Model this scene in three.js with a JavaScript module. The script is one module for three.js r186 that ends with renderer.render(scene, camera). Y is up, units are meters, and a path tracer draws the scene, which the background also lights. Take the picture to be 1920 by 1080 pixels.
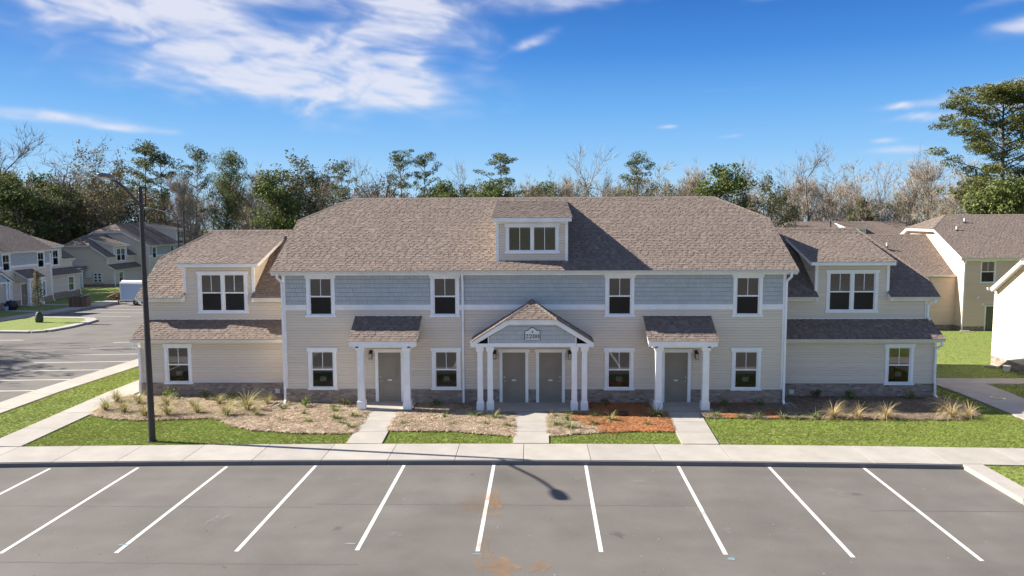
import * as THREE from 'three';
import { mergeGeometries } from 'three/addons/utils/BufferGeometryUtils.js';
import { RoundedBoxGeometry } from 'three/addons/geometries/RoundedBoxGeometry.js';
import { TextGeometry } from 'three/addons/geometries/TextGeometry.js';
import { FontLoader } from 'three/addons/loaders/FontLoader.js';
import { createNoise2D, createNoise4D } from 'simplex-noise';

// ------------------------------------------------------------------ camera, sky, sun, exposure
const scene = new THREE.Scene();
const F = 1440, PITCH = Math.atan(134 / F), YAW = 1.5 * Math.PI / 180, ROLL = 0.25 * Math.PI / 180;
const EYE = new THREE.Vector3(0, 7.75, 31.5);
const camera = new THREE.PerspectiveCamera(2 * Math.atan(540 / F) * 180 / Math.PI, 16 / 9, 0.5, 1500);
const fwd = new THREE.Vector3(-Math.sin(YAW) * Math.cos(PITCH), -Math.sin(PITCH), -Math.cos(YAW) * Math.cos(PITCH));
camera.position.copy(EYE);
const right0 = new THREE.Vector3().crossVectors(fwd, new THREE.Vector3(0, 1, 0)).normalize(), up0 = new THREE.Vector3().crossVectors(right0, fwd);
camera.up.copy(up0.clone().multiplyScalar(Math.cos(ROLL)).addScaledVector(right0, Math.sin(ROLL)));
camera.lookAt(EYE.clone().add(fwd));
camera.updateMatrixWorld(true);

const SUN = new THREE.Vector3(-1.497, 1, -0.225).normalize();
const sun = new THREE.DirectionalLight(new THREE.Color(1, 0.93, 0.83), 5);
sun.position.copy(SUN).multiplyScalar(150).add(new THREE.Vector3(0, 0, -20));
sun.target.position.set(0, 0, -20);
sun.castShadow = true;
sun.shadow.mapSize.set(4096, 4096);
sun.shadow.radius = 0.8;
Object.assign(sun.shadow.camera, { left: -120, right: 120, top: 120, bottom: -120, near: 1, far: 400 });
sun.name = 'sun';
scene.add(sun, sun.target);

const renderer = new THREE.WebGLRenderer({ antialias: true });
renderer.toneMapping = THREE.LinearToneMapping;
renderer.toneMappingExposure = 2.5;
renderer.shadowMap.enabled = true;

function rngOf(seed) { let s = seed | 0; return () => { s = (s + 0x6d2b79f5) | 0; let t = Math.imul(s ^ (s >>> 15), 1 | s); t = (t + Math.imul(t ^ (t >>> 7), 61 | t)) ^ t; return ((t ^ (t >>> 14)) >>> 0) / 4294967296; }; }
const { smoothstep, lerp, clamp } = THREE.MathUtils;

// the sky: a clear blue gradient and thin streaky cirrus, as air seen by azimuth and height
{
  const W = 4096, H = 2048, data = new Float32Array(W * H * 4);
  const n2 = createNoise2D(rngOf(11)), n2b = createNoise2D(rngOf(12)), n2c = createNoise2D(rngOf(13));
  const D = Math.PI / 180;
  const stops = [[0, 0.50, 0.74, 0.96], [2.5, 0.40, 0.68, 0.97], [5, 0.27, 0.565, 0.95], [8, 0.16, 0.44, 0.89], [11.5, 0.075, 0.285, 0.76], [16, 0.036, 0.17, 0.57], [25, 0.035, 0.16, 0.52], [45, 0.03, 0.14, 0.46], [90, 0.027, 0.12, 0.40]];
  // patches of cirrus: azimuth, height, half sizes (degrees), tilt, weight
  const P = [[-18, 11.2, 11, 3.4, -0.16, 1.0], [-16.5, 9.4, 11, 1.5, -0.02, 0.95], [-9.5, 12.4, 6.0, 2.6, 0.35, 0.7], [-32, 13.8, 7, 1.2, -0.24, 0.9], [-16, 15.8, 9, 2.0, 0, 0.45], [-23, 13, 8, 2.2, -0.2, 0.6], [-8.5, 15.3, 4, 2, 0.2, 0.5],
    [-31, 6.4, 4.2, 0.5, -0.06, 0.7], [-27.5, 5.9, 2.6, 0.28, -0.05, 0.7], [-38.6, 6.5, 1.2, 0.6, -0.2, 0.7], [-37, 12.2, 4, 0.7, -0.2, 0.35], [0.4, 12.6, 2, 0.5, 0.35, 0.5], [4.5, 15.7, 7, 0.8, 0.06, 0.55], [2, 14.9, 4, 0.8, 0.1, 0.3], [19.3, 15.3, 3.4, 0.6, 0.16, 0.75],
    [33, 11.4, 3.4, 0.7, 0.12, 0.6], [31.5, 13.1, 3, 0.5, 0.2, 0.4], [31.5, 7.95, 3.4, 0.42, 0.16, 0.9], [29.2, 6.55, 4.4, 0.3, 0.09, 0.95], [25.5, 7.1, 2.2, 0.28, 0.05, 0.7], [24.2, 4.9, 1.1, 0.2, 0, 0.5], [9.6, 6.35, 0.8, 0.14, 0.05, 0.5], [14.4, 5.6, 1.1, 0.14, 0.08, 0.45], [25.5, 4.2, 3.2, 0.35, 0, 0.4], [14, 8.8, 4, 0.2, 0, 0.12]];
  const fbm = (n, x, y, o) => { let s = 0, a = 0.5; for (let i = 0; i < o; i++) { s += a * n(x, y); x = x * 2.03 + 3.1; y = y * 2.03 - 1.7; a *= 0.5; } return s; };
  for (let row = 0; row < H; row++) {
    const el = ((row + 0.5) / H - 0.5) * 180;
    let k = 0; while (k < stops.length - 2 && el > stops[k + 1][0]) k++;
    const a = stops[k], b = stops[k + 1], t = clamp((el - a[0]) / (b[0] - a[0]), 0, 1), sky = [1, 2, 3].map((c) => lerp(a[c], b[c], t));
    for (let col = 0; col < W; col++) {
      const i = (row * W + col) * 4;
      let r = sky[0], g = sky[1], bl = sky[2];
      if (el > 0) {
        const round = ((col + 0.5) / W - 0.5) * 2 * Math.PI, dx = Math.cos(round), dz = Math.sin(round);
        let az = Math.atan2(dx, -dz) / D;   // 0 looks along -z, + to the right
        const cosS = (dx * SUN.x + dz * SUN.z) * Math.cos(el * D) + Math.sin(el * D) * SUN.y;
        const glow = 0.35 * Math.pow(Math.max(0, cosS), 8) + 0.12 * Math.pow(Math.max(0, cosS), 2);
        r += glow * 0.55; g += glow * 0.6; bl += glow * 0.5;
        let d = 0;
        const inView = Math.abs(az) < 48 && el < 24;
        if (inView) {
          const wx = fbm(n2b, az * 0.12, el * 0.2, 3) * 3.4, wy = fbm(n2c, az * 0.12 + 9, el * 0.2, 3) * 1.5;
          for (const [px, py, rx, ry, tilt, w] of P) {
            const x = az - px + wx * Math.min(1, rx / 6), y = el - py + wy * Math.min(1, ry / 3), c = Math.cos(tilt), s = Math.sin(tilt);
            const q = ((x * c + y * s) / rx) ** 2 + ((-x * s + y * c) / ry) ** 2;
            if (q < 6) d = d + w * Math.exp(-q * 1.15) * (1 - Math.min(d, 1) * 0.5);
          }
          const hole = Math.exp(-(((az + 17) / 3.6) ** 2 + ((el - 13.6) / 1.3) ** 2)) * 0.75; d *= 1 - hole;
        }
        // streaks, drawn out along the wind
        const flatX = dx / Math.max(0.12, Math.sin(el * D)), flatZ = dz / Math.max(0.12, Math.sin(el * D));
        let st, st2, fib, puff;
        if (inView) {
          const c1 = 0.985, s1 = 0.17, ax = az * c1 - el * s1 * 2.2, ay = el * c1 + az * s1;   // fibres drawn out along the wind
          const w1 = fbm(n2, az * 0.06, el * 0.14, 3);
          st = fbm(n2b, ax * 0.045 + w1 * 0.5, ay * 0.42 + w1 * 1.1, 6); st2 = fbm(n2, ax * 0.1 + 7 + w1 * 0.6, ay * 1.5 + w1 * 1.4, 6); fib = fbm(n2c, ax * 0.22 + w1 * 1.2, ay * 2.4 + w1 * 2, 4); puff = fbm(n2b, az * 0.16 + w1 * 0.8, el * 0.5 - w1, 6);
        }
        const wide = (smoothstep(el, 17, 26) * 0.8 + smoothstep(Math.abs(az), 42, 55) * smoothstep(el, 4, 14) * 0.8 * (1 - smoothstep(el, 17, 26)));
        if (inView) { const q = Math.min(1.15, d), m = q * (1 + 0.38 * st + 0.18 * st2 + 0.6 * puff); d = clamp(smoothstep(m, 0.05, 1.1) * (0.68 + 0.14 * st2 + 0.24 * st + 0.12 * fib + 0.42 * puff) + 0.08 * smoothstep(q, 0.05, 0.7), 0, 1); }
        if (wide > 0.01) {
          const w1 = fbm(n2, flatX * 0.5, flatZ * 0.5, 3);
          const c = fbm(n2c, flatX * 0.8 + w1 * 0.7, flatZ * 1.6 + w1, 5);
          d = Math.max(d, wide * clamp(0.27 + c * 1.3, 0, 0.88));
        }
        d = Math.min(0.9, d);
        r = lerp(r, 0.80, d); g = lerp(g, 0.82, d); bl = lerp(bl, 0.93, d);
      }
      data[i] = r; data[i + 1] = g; data[i + 2] = bl; data[i + 3] = 1;
    }
  }
  const tex = new THREE.DataTexture(data, W, H, THREE.RGBAFormat, THREE.FloatType);
  tex.mapping = THREE.EquirectangularReflectionMapping;
  tex.magFilter = THREE.LinearFilter; tex.minFilter = THREE.LinearFilter;
  tex.needsUpdate = true;
  scene.background = tex; scene.environment = tex;
  scene.backgroundIntensity = scene.environmentIntensity = 1 / 2.5;
}

// ------------------------------------------------------------------ helpers
const V = (x, y, z) => new THREE.Vector3(x, y, z);
const used = new Map();
function numbered(name) { const n = used.get(name) || 0; used.set(name, n + 1); return n ? name + '_' + String(n).padStart(3, '0') : name; }
function shadows(o) { o.traverse((m) => { if (m.isMesh) { m.castShadow = true; m.receiveShadow = true; } }); return o; }
function tag(o, label, category, group) { o.userData.label = label; o.userData.category = category; if (group) o.userData.group = group; return o; }
function thing(name, label, category, pos = [0, 0, 0], turn = 0, group) { const g = new THREE.Group(); g.name = numbered(name); g.position.set(...pos); g.rotation.y = turn; scene.add(g); return tag(g, label, category, group); }
function structure(name, parent = scene) { const g = new THREE.Group(); g.name = numbered(name); g.userData.kind = 'structure'; parent.add(g); return g; }
function part(name, geo, mat, parent, kind) { const m = new THREE.Mesh(geo, mat); m.name = name; if (kind) m.userData.kind = kind; parent.add(m); return m; }
// a point of the world at depth plane z that the photograph shows at pixel (px, py) of 1920 x 1080
function at(px, py, z) {
  const e = camera.matrixWorld.elements, d = V(0, 0, 0).addScaledVector(V(e[0], e[1], e[2]), px - 960).addScaledVector(V(e[4], e[5], e[6]), 540 - py).addScaledVector(V(-e[8], -e[9], -e[10]), F);
  return EYE.clone().addScaledVector(d, (z - EYE.z) / d.z);
}
// the lie of the land: level in front of the houses, falling away behind them
const gy = (z) => { const d = Math.max(0, -2 - z); return -0.026 * Math.min(d, 40) - 0.012 * Math.max(0, Math.min(d, 160) - 40); };

class MB {   // collects flat faces; build() makes them one named mesh
  constructor() { this.p = []; this.c = []; this.u = []; }
  tri(a, b, c, col, ua, ub, uc) {
    this.p.push(a.x, a.y, a.z, b.x, b.y, b.z, c.x, c.y, c.z);
    for (let i = 0; i < 3; i++) this.c.push(col[0], col[1], col[2]);
    if (ua) this.u.push(...ua, ...ub, ...uc);
    else {
      const nx = Math.abs((b.y - a.y) * (c.z - a.z) - (b.z - a.z) * (c.y - a.y)), ny = Math.abs((b.z - a.z) * (c.x - a.x) - (b.x - a.x) * (c.z - a.z)), nz = Math.abs((b.x - a.x) * (c.y - a.y) - (b.y - a.y) * (c.x - a.x));
      for (const q of [a, b, c]) { if (ny >= nx && ny >= nz) this.u.push(q.x, q.z); else if (nx >= nz) this.u.push(q.z, q.y); else this.u.push(q.x, q.y); }
    }
  }
  quad(a, b, c, d, col) { this.tri(a, b, c, col); this.tri(a, c, d, col); return this; }
  fan(pts, col) { for (let i = 1; i < pts.length - 1; i++) this.tri(pts[0], pts[i], pts[i + 1], col); return this; }
  hexa(b, t, col) {   // bottom ring and top ring of as many points, both counter-clockwise seen from outside the top
    const n = b.length; this.fan([...b].reverse(), col); this.fan(t, col);
    for (let i = 0; i < n; i++) { const j = (i + 1) % n; this.quad(b[i], b[j], t[j], t[i], col); }
    return this;
  }
  box(x0, y0, z0, x1, y1, z1, col = WHITE) {
    return this.hexa([V(x0, y0, z1), V(x1, y0, z1), V(x1, y0, z0), V(x0, y0, z0)], [V(x0, y1, z1), V(x1, y1, z1), V(x1, y1, z0), V(x0, y1, z0)], col);
  }
  bar(p, q, w, h, col = WHITE, upv = V(0, 1, 0)) {   // a bar from p to q, w across, h along upv
    const d = q.clone().sub(p).normalize(); let s = new THREE.Vector3().crossVectors(d, upv); if (s.lengthSq() < 1e-6) s = new THREE.Vector3().crossVectors(d, V(0, 0, 1)); s.normalize();
    const u = new THREE.Vector3().crossVectors(s, d).multiplyScalar(h / 2); s.multiplyScalar(w / 2);
    const ring = (o) => [o.clone().sub(s).sub(u), o.clone().add(s).sub(u), o.clone().add(s).add(u), o.clone().sub(s).add(u)];
    return this.hexa(ring(q).reverse(), ring(p).reverse(), col);
  }
  tube(p, q, r0, r1, n, col) {
    const d = q.clone().sub(p); if (d.lengthSq() < 1e-9) return this; d.normalize();
    const s = Math.abs(d.y) > 0.9 ? V(1, 0, 0) : V(0, 1, 0); const a = new THREE.Vector3().crossVectors(d, s).normalize(), b = new THREE.Vector3().crossVectors(d, a);
    let prev;
    for (let i = 0; i <= n; i++) {
      const t = (i / n) * Math.PI * 2, o = a.clone().multiplyScalar(Math.cos(t)).addScaledVector(b, Math.sin(t)), lo = p.clone().addScaledVector(o, r0), hi = q.clone().addScaledVector(o, r1);
      if (prev) this.quad(prev[0], prev[1], hi, lo, col);
      prev = [lo, hi];
    }
    return this;
  }
  geo() {
    const g = new THREE.BufferGeometry();
    g.setAttribute('position', new THREE.Float32BufferAttribute(this.p, 3)); g.setAttribute('color', new THREE.Float32BufferAttribute(this.c, 3)); g.setAttribute('uv', new THREE.Float32BufferAttribute(this.u, 2));
    g.computeVertexNormals(); return g;
  }
  build(name, mat, parent, kind) { return part(name, this.geo(), mat, parent, kind); }
}
const WHITE = [1, 1, 1];
const mul = (c, k) => [c[0] * k, c[1] * k, c[2] * k];

// polygons in a plane, [[u, v], ...] counter-clockwise and convex
function clipHalf(poly, a, b, c) {   // keeps a*u + b*v <= c
  const out = [];
  for (let i = 0; i < poly.length; i++) {
    const p = poly[i], q = poly[(i + 1) % poly.length], dp = a * p[0] + b * p[1] - c, dq = a * q[0] + b * q[1] - c;
    if (dp <= 0) out.push(p);
    if ((dp < 0 && dq > 0) || (dp > 0 && dq < 0)) { const t = dp / (dp - dq); out.push([p[0] + (q[0] - p[0]) * t, p[1] + (q[1] - p[1]) * t]); }
  }
  return out;
}
function clipTo(poly, by) {
  let out = poly;
  for (let i = 0; i < by.length && out.length > 2; i++) { const p = by[i], q = by[(i + 1) % by.length]; out = clipHalf(out, q[1] - p[1], -(q[0] - p[0]), (q[1] - p[1]) * p[0] - (q[0] - p[0]) * p[1]); }
  return out;
}
function inPoly(x, y, poly) { let c = false; for (let i = 0, j = poly.length - 1; i < poly.length; j = i++) { const [xi, yi] = poly[i], [xj, yj] = poly[j]; if ((yi > y) !== (yj > y) && x < ((xj - xi) * (y - yi)) / (yj - yi) + xi) c = !c; } return c; }
const polyArea = (p) => p.reduce((s, [x, y], i) => { const [x2, y2] = p[(i + 1) % p.length]; return s + x * y2 - x2 * y; }, 0) / 2;

// Courses of overlapping pieces (shingles, shakes, laps, bricks) laid on a plane.
// frame: {o, u, v, n}; poly: convex outline; opt: row, low, high (lift of the lower and upper edge), width(rng) -> [piece, gap], color(rng, row) , holes [[u0,u1,v0,v1]], sides
function courses(mb, frame, poly, opt, each) {
  if (polyArea(poly) < 0) poly = [...poly].reverse();
  const { o, u, v, n } = frame, rnd = opt.rng, vs = poly.map((p) => p[1]), v0 = opt.v0 ?? Math.min(...vs), vEnd = Math.max(...vs);
  const P = (q, h) => o.clone().addScaledVector(u, q[0]).addScaledVector(v, q[1]).addScaledVector(n, h);
  let row = 0;
  for (let lo = v0; lo < vEnd - 1e-4; lo += opt.row, row++) {
    const hi = Math.min(lo + opt.row - (opt.joint || 0), vEnd);
    const band = clipHalf(clipHalf(poly, 0, 1, hi), 0, -1, -lo);
    if (band.length < 3) continue;
    const u0 = Math.min(...band.map((p) => p[0])), u1 = Math.max(...band.map((p) => p[0]));
    let runs = [[u0, u1]];
    for (const [a, b, c, d] of opt.holes || []) if (c < hi - 1e-3 && d > lo + 1e-3) runs = runs.flatMap(([s, e]) => (b <= s || a >= e ? [[s, e]] : [[s, a], [b, e]].filter(([x, y]) => y - x > 0.004)));
    for (const [s, e] of runs) {
      let x = opt.width ? s - rnd() * 0.2 : s;
      while (x < e - 1e-3) {
        const [w, gap] = opt.width ? opt.width(rnd) : [e - x, 0], a = Math.max(s, x), b = Math.min(e, x + w);
        x += w + gap;
        if (b - a < 0.004) continue;
        const piece = clipTo([[a, lo], [b, lo], [b, hi], [a, hi]], band);
        if (piece.length < 3) continue;
        const col = opt.color(rnd, row), low = opt.low * (opt.uneven ? 0.7 + 0.6 * rnd() : 1), h = (q) => lerp(low, opt.high, clamp((q[1] - lo) / opt.row, 0, 1));
        const m = each ? new MB() : mb;
        if (opt.cove) {   // drop-lap profile: a flat face and a hollow above it
          const mid = lo + opt.row * opt.cove, hm = low * 0.86, f1 = clipHalf(piece, 0, 1, mid), f2 = clipHalf(piece, 0, -1, -mid), g1 = (q) => lerp(low, hm, clamp((q[1] - lo) / (mid - lo), 0, 1)), g2 = (q) => lerp(hm, opt.high, clamp((q[1] - mid) / (lo + opt.row - mid), 0, 1));
          if (f1.length > 2) m.fan(f1.map((q) => P(q, g1(q))), col); if (f2.length > 2) m.fan(f2.map((q) => P(q, g2(q))), col);
        } else m.fan(piece.map((q) => P(q, h(q))), col);
        for (let i = 0; i < piece.length; i++) {
          const p = piece[i], q = piece[(i + 1) % piece.length], bottom = Math.abs(p[1] - lo) < 1e-5 && Math.abs(q[1] - lo) < 1e-5;
          if (bottom || opt.sides) m.quad(P(p, -0.001), P(q, -0.001), P(q, h(q)), P(p, h(p)), col);
        }
        if (each) each(m);
      }
    }
  }
}
// ------------------------------------------------------------------ materials
function noiseTexture(size, fn, srgb) {   // fn(x, y) -> [r, g, b] 0..255, tiling left to fn
  const d = new Uint8Array(size * size * 4);
  for (let y = 0; y < size; y++) for (let x = 0; x < size; x++) { const c = fn(x / size, y / size), i = (y * size + x) * 4; d[i] = clamp(c[0], 0, 255); d[i + 1] = clamp(c[1], 0, 255); d[i + 2] = clamp(c[2], 0, 255); d[i + 3] = 255; }
  const t = new THREE.DataTexture(d, size, size); t.wrapS = t.wrapT = THREE.RepeatWrapping; t.magFilter = THREE.LinearFilter; t.minFilter = THREE.LinearMipmapLinearFilter; t.generateMipmaps = true;
  if (srgb) t.colorSpace = THREE.SRGBColorSpace; t.needsUpdate = true; return t;
}
const n4 = createNoise4D(rngOf(5));
const torus = (x, y, f, s) => {   // noise that repeats every unit
  const a = x * 2 * Math.PI, b = y * 2 * Math.PI, r = f / (2 * Math.PI);
  return n4(Math.cos(a) * r + s, Math.sin(a) * r, Math.cos(b) * r + s * 1.7, Math.sin(b) * r);
};
const tfbm = (x, y, f, o, s) => { let v = 0, a = 0.5; for (let i = 0; i < o; i++) { v += a * torus(x, y, f, s + i * 3.7); f *= 2.1; a *= 0.55; } return v; };
const grainRng = rngOf(77);
const grainTex = noiseTexture(512, (x, y) => { const k = 226 + tfbm(x, y, 6, 4, 1) * 40 + (grainRng() - 0.5) * 46; return [k, k, k]; });
grainTex.repeat.set(0.7, 0.7);
const softTex = noiseTexture(512, (x, y) => { const k = 235 + tfbm(x, y, 4, 5, 4) * 34 + (grainRng() - 0.5) * 8; return [k, k, k]; });
softTex.repeat.set(0.31, 0.31);
// paving asphalt: fine aggregate, paler dusty patches, faint drag streaks along the paving direction
const asphaltTex = noiseTexture(2048, (x, y) => {
  const big = tfbm(x, y, 5, 4, 2), st = torus(x, y, 14, 9) * 0.5;
  const lane = Math.sin(y * 2 * Math.PI * 7 + torus(x, y, 3, 6) * 2.2) * 0.5 + Math.sin(y * 2 * Math.PI * 17 + torus(x, y, 4, 8) * 3) * 0.35;
  const g = (grainRng() - 0.5) * 54 + (grainRng() < 0.006 ? 60 : 0);
  const band = torus(x, y, 2.2, 61) * 14, k = 196 + big * 64 + lane * 11 + st * 16 + band + g;
  return [k * 1.0, k * 0.985, k * 0.97];
});
asphaltTex.repeat.set(1 / 16, 1 / 16);
const concreteTex = noiseTexture(1024, (x, y) => { const k = 228 + tfbm(x, y, 4, 5, 7) * 40 + (grainRng() - 0.5) * 26 - (tfbm(x, y, 9, 3, 17) > 0.33 ? 8 : 0); return [k, k * 0.995, k * 0.985]; });
concreteTex.repeat.set(0.22, 0.22);
const lawnTex = noiseTexture(1024, (x, y) => {
  const a = tfbm(x, y, 7, 4, 3), b = tfbm(x, y, 60, 3, 13), r = grainRng();
  const k = 205 + a * 45 + b * 60 + (r - 0.5) * 80; const dry = clamp(0.5 + tfbm(x, y, 11, 4, 23) * 1.6, 0, 1);
  return [k * (0.82 + 0.3 * dry), k, k * (0.75 + 0.3 * dry)];
});
lawnTex.repeat.set(0.2, 0.2);
const strawTex = noiseTexture(1024, (x, y) => { const a = tfbm(x, y, 6, 4, 31), b = torus(x, y, 90, 2), c = torus(y, x, 130, 5), k = 175 + a * 60 + b * 55 + c * 45 + (grainRng() - 0.5) * 80; return [k, k * 0.97, k * 0.93]; });
strawTex.repeat.set(0.35, 0.35);
const barkTex = noiseTexture(256, (x, y) => { const k = 190 + torus(x, y, 12, 3) * 60 + (grainRng() - 0.5) * 60; return [k, k, k]; });

// ragged blotch of dried matter: grains and runs, clear between them
const stainTex = (() => {
  const S = 512, d = new Uint8Array(S * S * 4), r = rngOf(88);
  for (let y = 0; y < S; y++) for (let x = 0; x < S; x++) {
    const u = x / S - 0.5, v = y / S - 0.5, q = Math.hypot(u, v) * 2, n = tfbm(x / S, y / S, 3.5, 4, 41) * 1.1 + tfbm(x / S, y / S, 22, 3, 51) * 0.25, i = (y * S + x) * 4;
    const a = clamp((0.66 - q + n * 0.7) * 0.95, 0, 0.62) * smoothstep(1 - q, 0, 0.15) * (0.7 + r() * 0.5), k = 205 + (r() - 0.5) * 80 + n * 40;
    d[i] = clamp(k, 0, 255); d[i + 1] = clamp(k, 0, 255); d[i + 2] = clamp(k, 0, 255); d[i + 3] = clamp(a * 255, 0, 255);
  }
  const t = new THREE.DataTexture(d, S, S); t.magFilter = THREE.LinearFilter; t.colorSpace = THREE.SRGBColorSpace; t.needsUpdate = true; return t;
})();
const std = (rgb, rough, extra = {}) => new THREE.MeshStandardMaterial({ color: new THREE.Color().setRGB(...rgb), roughness: rough, ...extra });
const M = {
  vinyl: std([1, 1, 1], 0.62, { vertexColors: true }),
  brick: std([1, 1, 1], 0.92, { vertexColors: true, map: grainTex }),
  shingle: std([1, 1, 1], 0.95, { vertexColors: true, map: grainTex }),
  trim: std([0.93, 0.93, 0.92], 0.5, { vertexColors: true, map: softTex }),
  gutter: std([0.74, 0.72, 0.68], 0.4, { map: softTex }),
  soffit: std([0.72, 0.69, 0.63], 0.7),
  door: std([0.28, 0.245, 0.195], 0.5, { map: softTex }),
  metal: std([0.55, 0.53, 0.48], 0.32, { metalness: 0.9 }),
  black: std([0.018, 0.018, 0.02], 0.45),
  pole: std([0.032, 0.027, 0.026], 0.5, { map: softTex }),
  lampHead: std([0.13, 0.13, 0.14], 0.35, { metalness: 0.3 }),
  lens: std([0.42, 0.36, 0.30], 0.25),
  interior: std([0.72, 0.76, 0.75], 0.9),
  plastic: std([0.7, 0.7, 0.69], 0.5),
  sign: std([0.80, 0.80, 0.78], 0.55, { map: softTex }),
  signDark: std([0.035, 0.04, 0.045], 0.5),
  paper: std([0.5, 0.47, 0.4], 0.8),
  concrete: std([0.385, 0.36, 0.322], 0.9, { map: concreteTex, vertexColors: true }),
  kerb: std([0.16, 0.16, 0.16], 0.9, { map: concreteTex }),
  asphalt: std([0.158, 0.146, 0.131], 0.93, { map: asphaltTex, bumpMap: asphaltTex, bumpScale: 0.006 }),
  paint: std([0.66, 0.65, 0.62], 0.75, { map: concreteTex, vertexColors: true }),
  lawn: std([0.21, 0.255, 0.052], 1, { map: lawnTex, bumpMap: lawnTex, bumpScale: 0.03 }),
  ground: std([0.12, 0.115, 0.075], 1, { map: lawnTex }),
  straw: std([0.30, 0.215, 0.145], 1, { map: strawTex, bumpMap: strawTex, bumpScale: 0.03 }),
  bark2: std([0.15, 0.11, 0.085], 1, { map: strawTex, bumpMap: strawTex, bumpScale: 0.03 }),
  leaf: new THREE.MeshPhysicalMaterial({ color: 0xffffff, vertexColors: true, roughness: 0.8, specularIntensity: 0.35, transmission: 0.35, thickness: 0, side: THREE.DoubleSide }),
  blade: new THREE.MeshPhysicalMaterial({ color: 0xffffff, vertexColors: true, roughness: 0.85, specularIntensity: 0.4, transmission: 0.35, thickness: 0, side: THREE.DoubleSide }),
  stain: new THREE.MeshStandardMaterial({ color: 0xffffff, roughness: 0.95, transparent: true, map: stainTex }),
  dry: std([1, 1, 1], 0.9, { vertexColors: true, side: THREE.DoubleSide }),
  bark: std([1, 1, 1], 0.95, { vertexColors: true, map: barkTex }),
  pane: new THREE.MeshPhysicalMaterial({ color: new THREE.Color().setRGB(0.62, 0.68, 0.65), roughness: 0.02, transmission: 1, thickness: 0, ior: 2.1, side: THREE.DoubleSide }),
  screen: new THREE.MeshPhysicalMaterial({ color: new THREE.Color().setRGB(0.42, 0.44, 0.44), roughness: 0.04, transmission: 1, thickness: 0, ior: 1.42, side: THREE.DoubleSide }),
  bulb: new THREE.MeshPhysicalMaterial({ color: 0xffffff, roughness: 0.1, transmission: 0.7, thickness: 0 }),
  wood: std([0.20, 0.13, 0.085], 0.85, { map: grainTex, vertexColors: true }),
  enamel: std([0.78, 0.79, 0.8], 0.35, { map: softTex }),
  rubber: std([0.02, 0.02, 0.02], 0.8),
  blue: std([0.30, 0.42, 0.55], 0.5),
  bag: std([0.035, 0.06, 0.035], 0.6),
};
const BEIGE = [0.71, 0.615, 0.50], BLUE = [0.44, 0.465, 0.47];
// ------------------------------------------------------------------ the townhouse block (front faces +z, base at y = 0)
const font = await new FontLoader().loadAsync('fonts/droid/droid_serif_bold.typeface.json');

const brickColor = (r) => { const k = 0.84 + r() * 0.32, t = r(); return t < 0.16 ? [0.26 * k, 0.21 * k, 0.18 * k] : t < 0.34 ? [0.44 * k, 0.345 * k, 0.275 * k] : [0.37 * k, 0.28 * k, 0.22 * k]; };
const shingleTone = (dark) => (r) => { const t = r(), k = 0.9 + r() * 0.2; const c = t < 0.3 ? [0.205, 0.158, 0.128] : t < 0.66 ? [0.235, 0.183, 0.150] : t < 0.9 ? [0.212, 0.166, 0.139] : [0.265, 0.207, 0.168]; return mul(c, k * dark * 0.88); };
const lapTone = (base, v = 0.05) => (r) => mul(base, 1 - v / 2 + r() * v);

function roofPlane(mb, a, b, up, outline, seed, each, holes) {   // a -> b along the eave, up: a point up the slope above a; outline in metres along eave and up the slope
  const u = b.clone().sub(a).normalize(), v = up.clone().sub(a); v.addScaledVector(u, -v.dot(u)).normalize();
  const n = new THREE.Vector3().crossVectors(u, v).normalize(), rng = rngOf(seed), frame = { o: a, u, v, n };
  courses(mb, frame, outline, { row: 0.146, low: 0.007, high: 0.0, color: shingleTone(0.84), rng, holes });
  courses(mb, { ...frame, o: a.clone().addScaledVector(n, 0.004) }, outline, { row: 0.146, low: 0.013, high: 0.003, width: (r) => [0.10 + r() * 0.15, r() < 0.7 ? 0.05 + r() * 0.1 : 0.004], color: shingleTone(1), rng, holes, sides: true, uneven: true }, each);
  return frame;
}
function outlineOn(a, b, up, pts) {   // 3-D points -> metres along and up the slope
  const u = b.clone().sub(a).normalize(), v = up.clone().sub(a); v.addScaledVector(u, -v.dot(u)).normalize();
  return pts.map((p) => { const d = p.clone().sub(a); return [d.dot(u), d.dot(v)]; });
}
function cap(mb, p, q, s1, s2, seed) {   // ridge or hip cap pieces folded over the line p -> q; s1, s2 point down the two slopes
  const r = rngOf(seed), d = q.clone().sub(p), L = d.length(); d.normalize();
  for (let t = 0; t < L; t += 0.2) {
    const e = Math.min(L, t + 0.24), col = shingleTone(1.05)(r), A = p.clone().addScaledVector(d, t), B = p.clone().addScaledVector(d, e), up = V(0, 1, 0);
    const lift = (o, h) => o.clone().addScaledVector(up, h), side = (o, s, h) => o.clone().addScaledVector(s, 0.14).addScaledVector(up, h);
    for (const s of [s1, s2]) { mb.quad(lift(A, 0.045), lift(B, 0.03), side(B, s, 0.02), side(A, s, 0.03), col); mb.quad(side(A, s, 0.0), side(A, s, 0.03), side(B, s, 0.02), side(B, s, 0.0), col); mb.quad(lift(A, 0.02), lift(A, 0.045), side(A, s, 0.03), side(A, s, 0.005), col); }
  }
}
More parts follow.
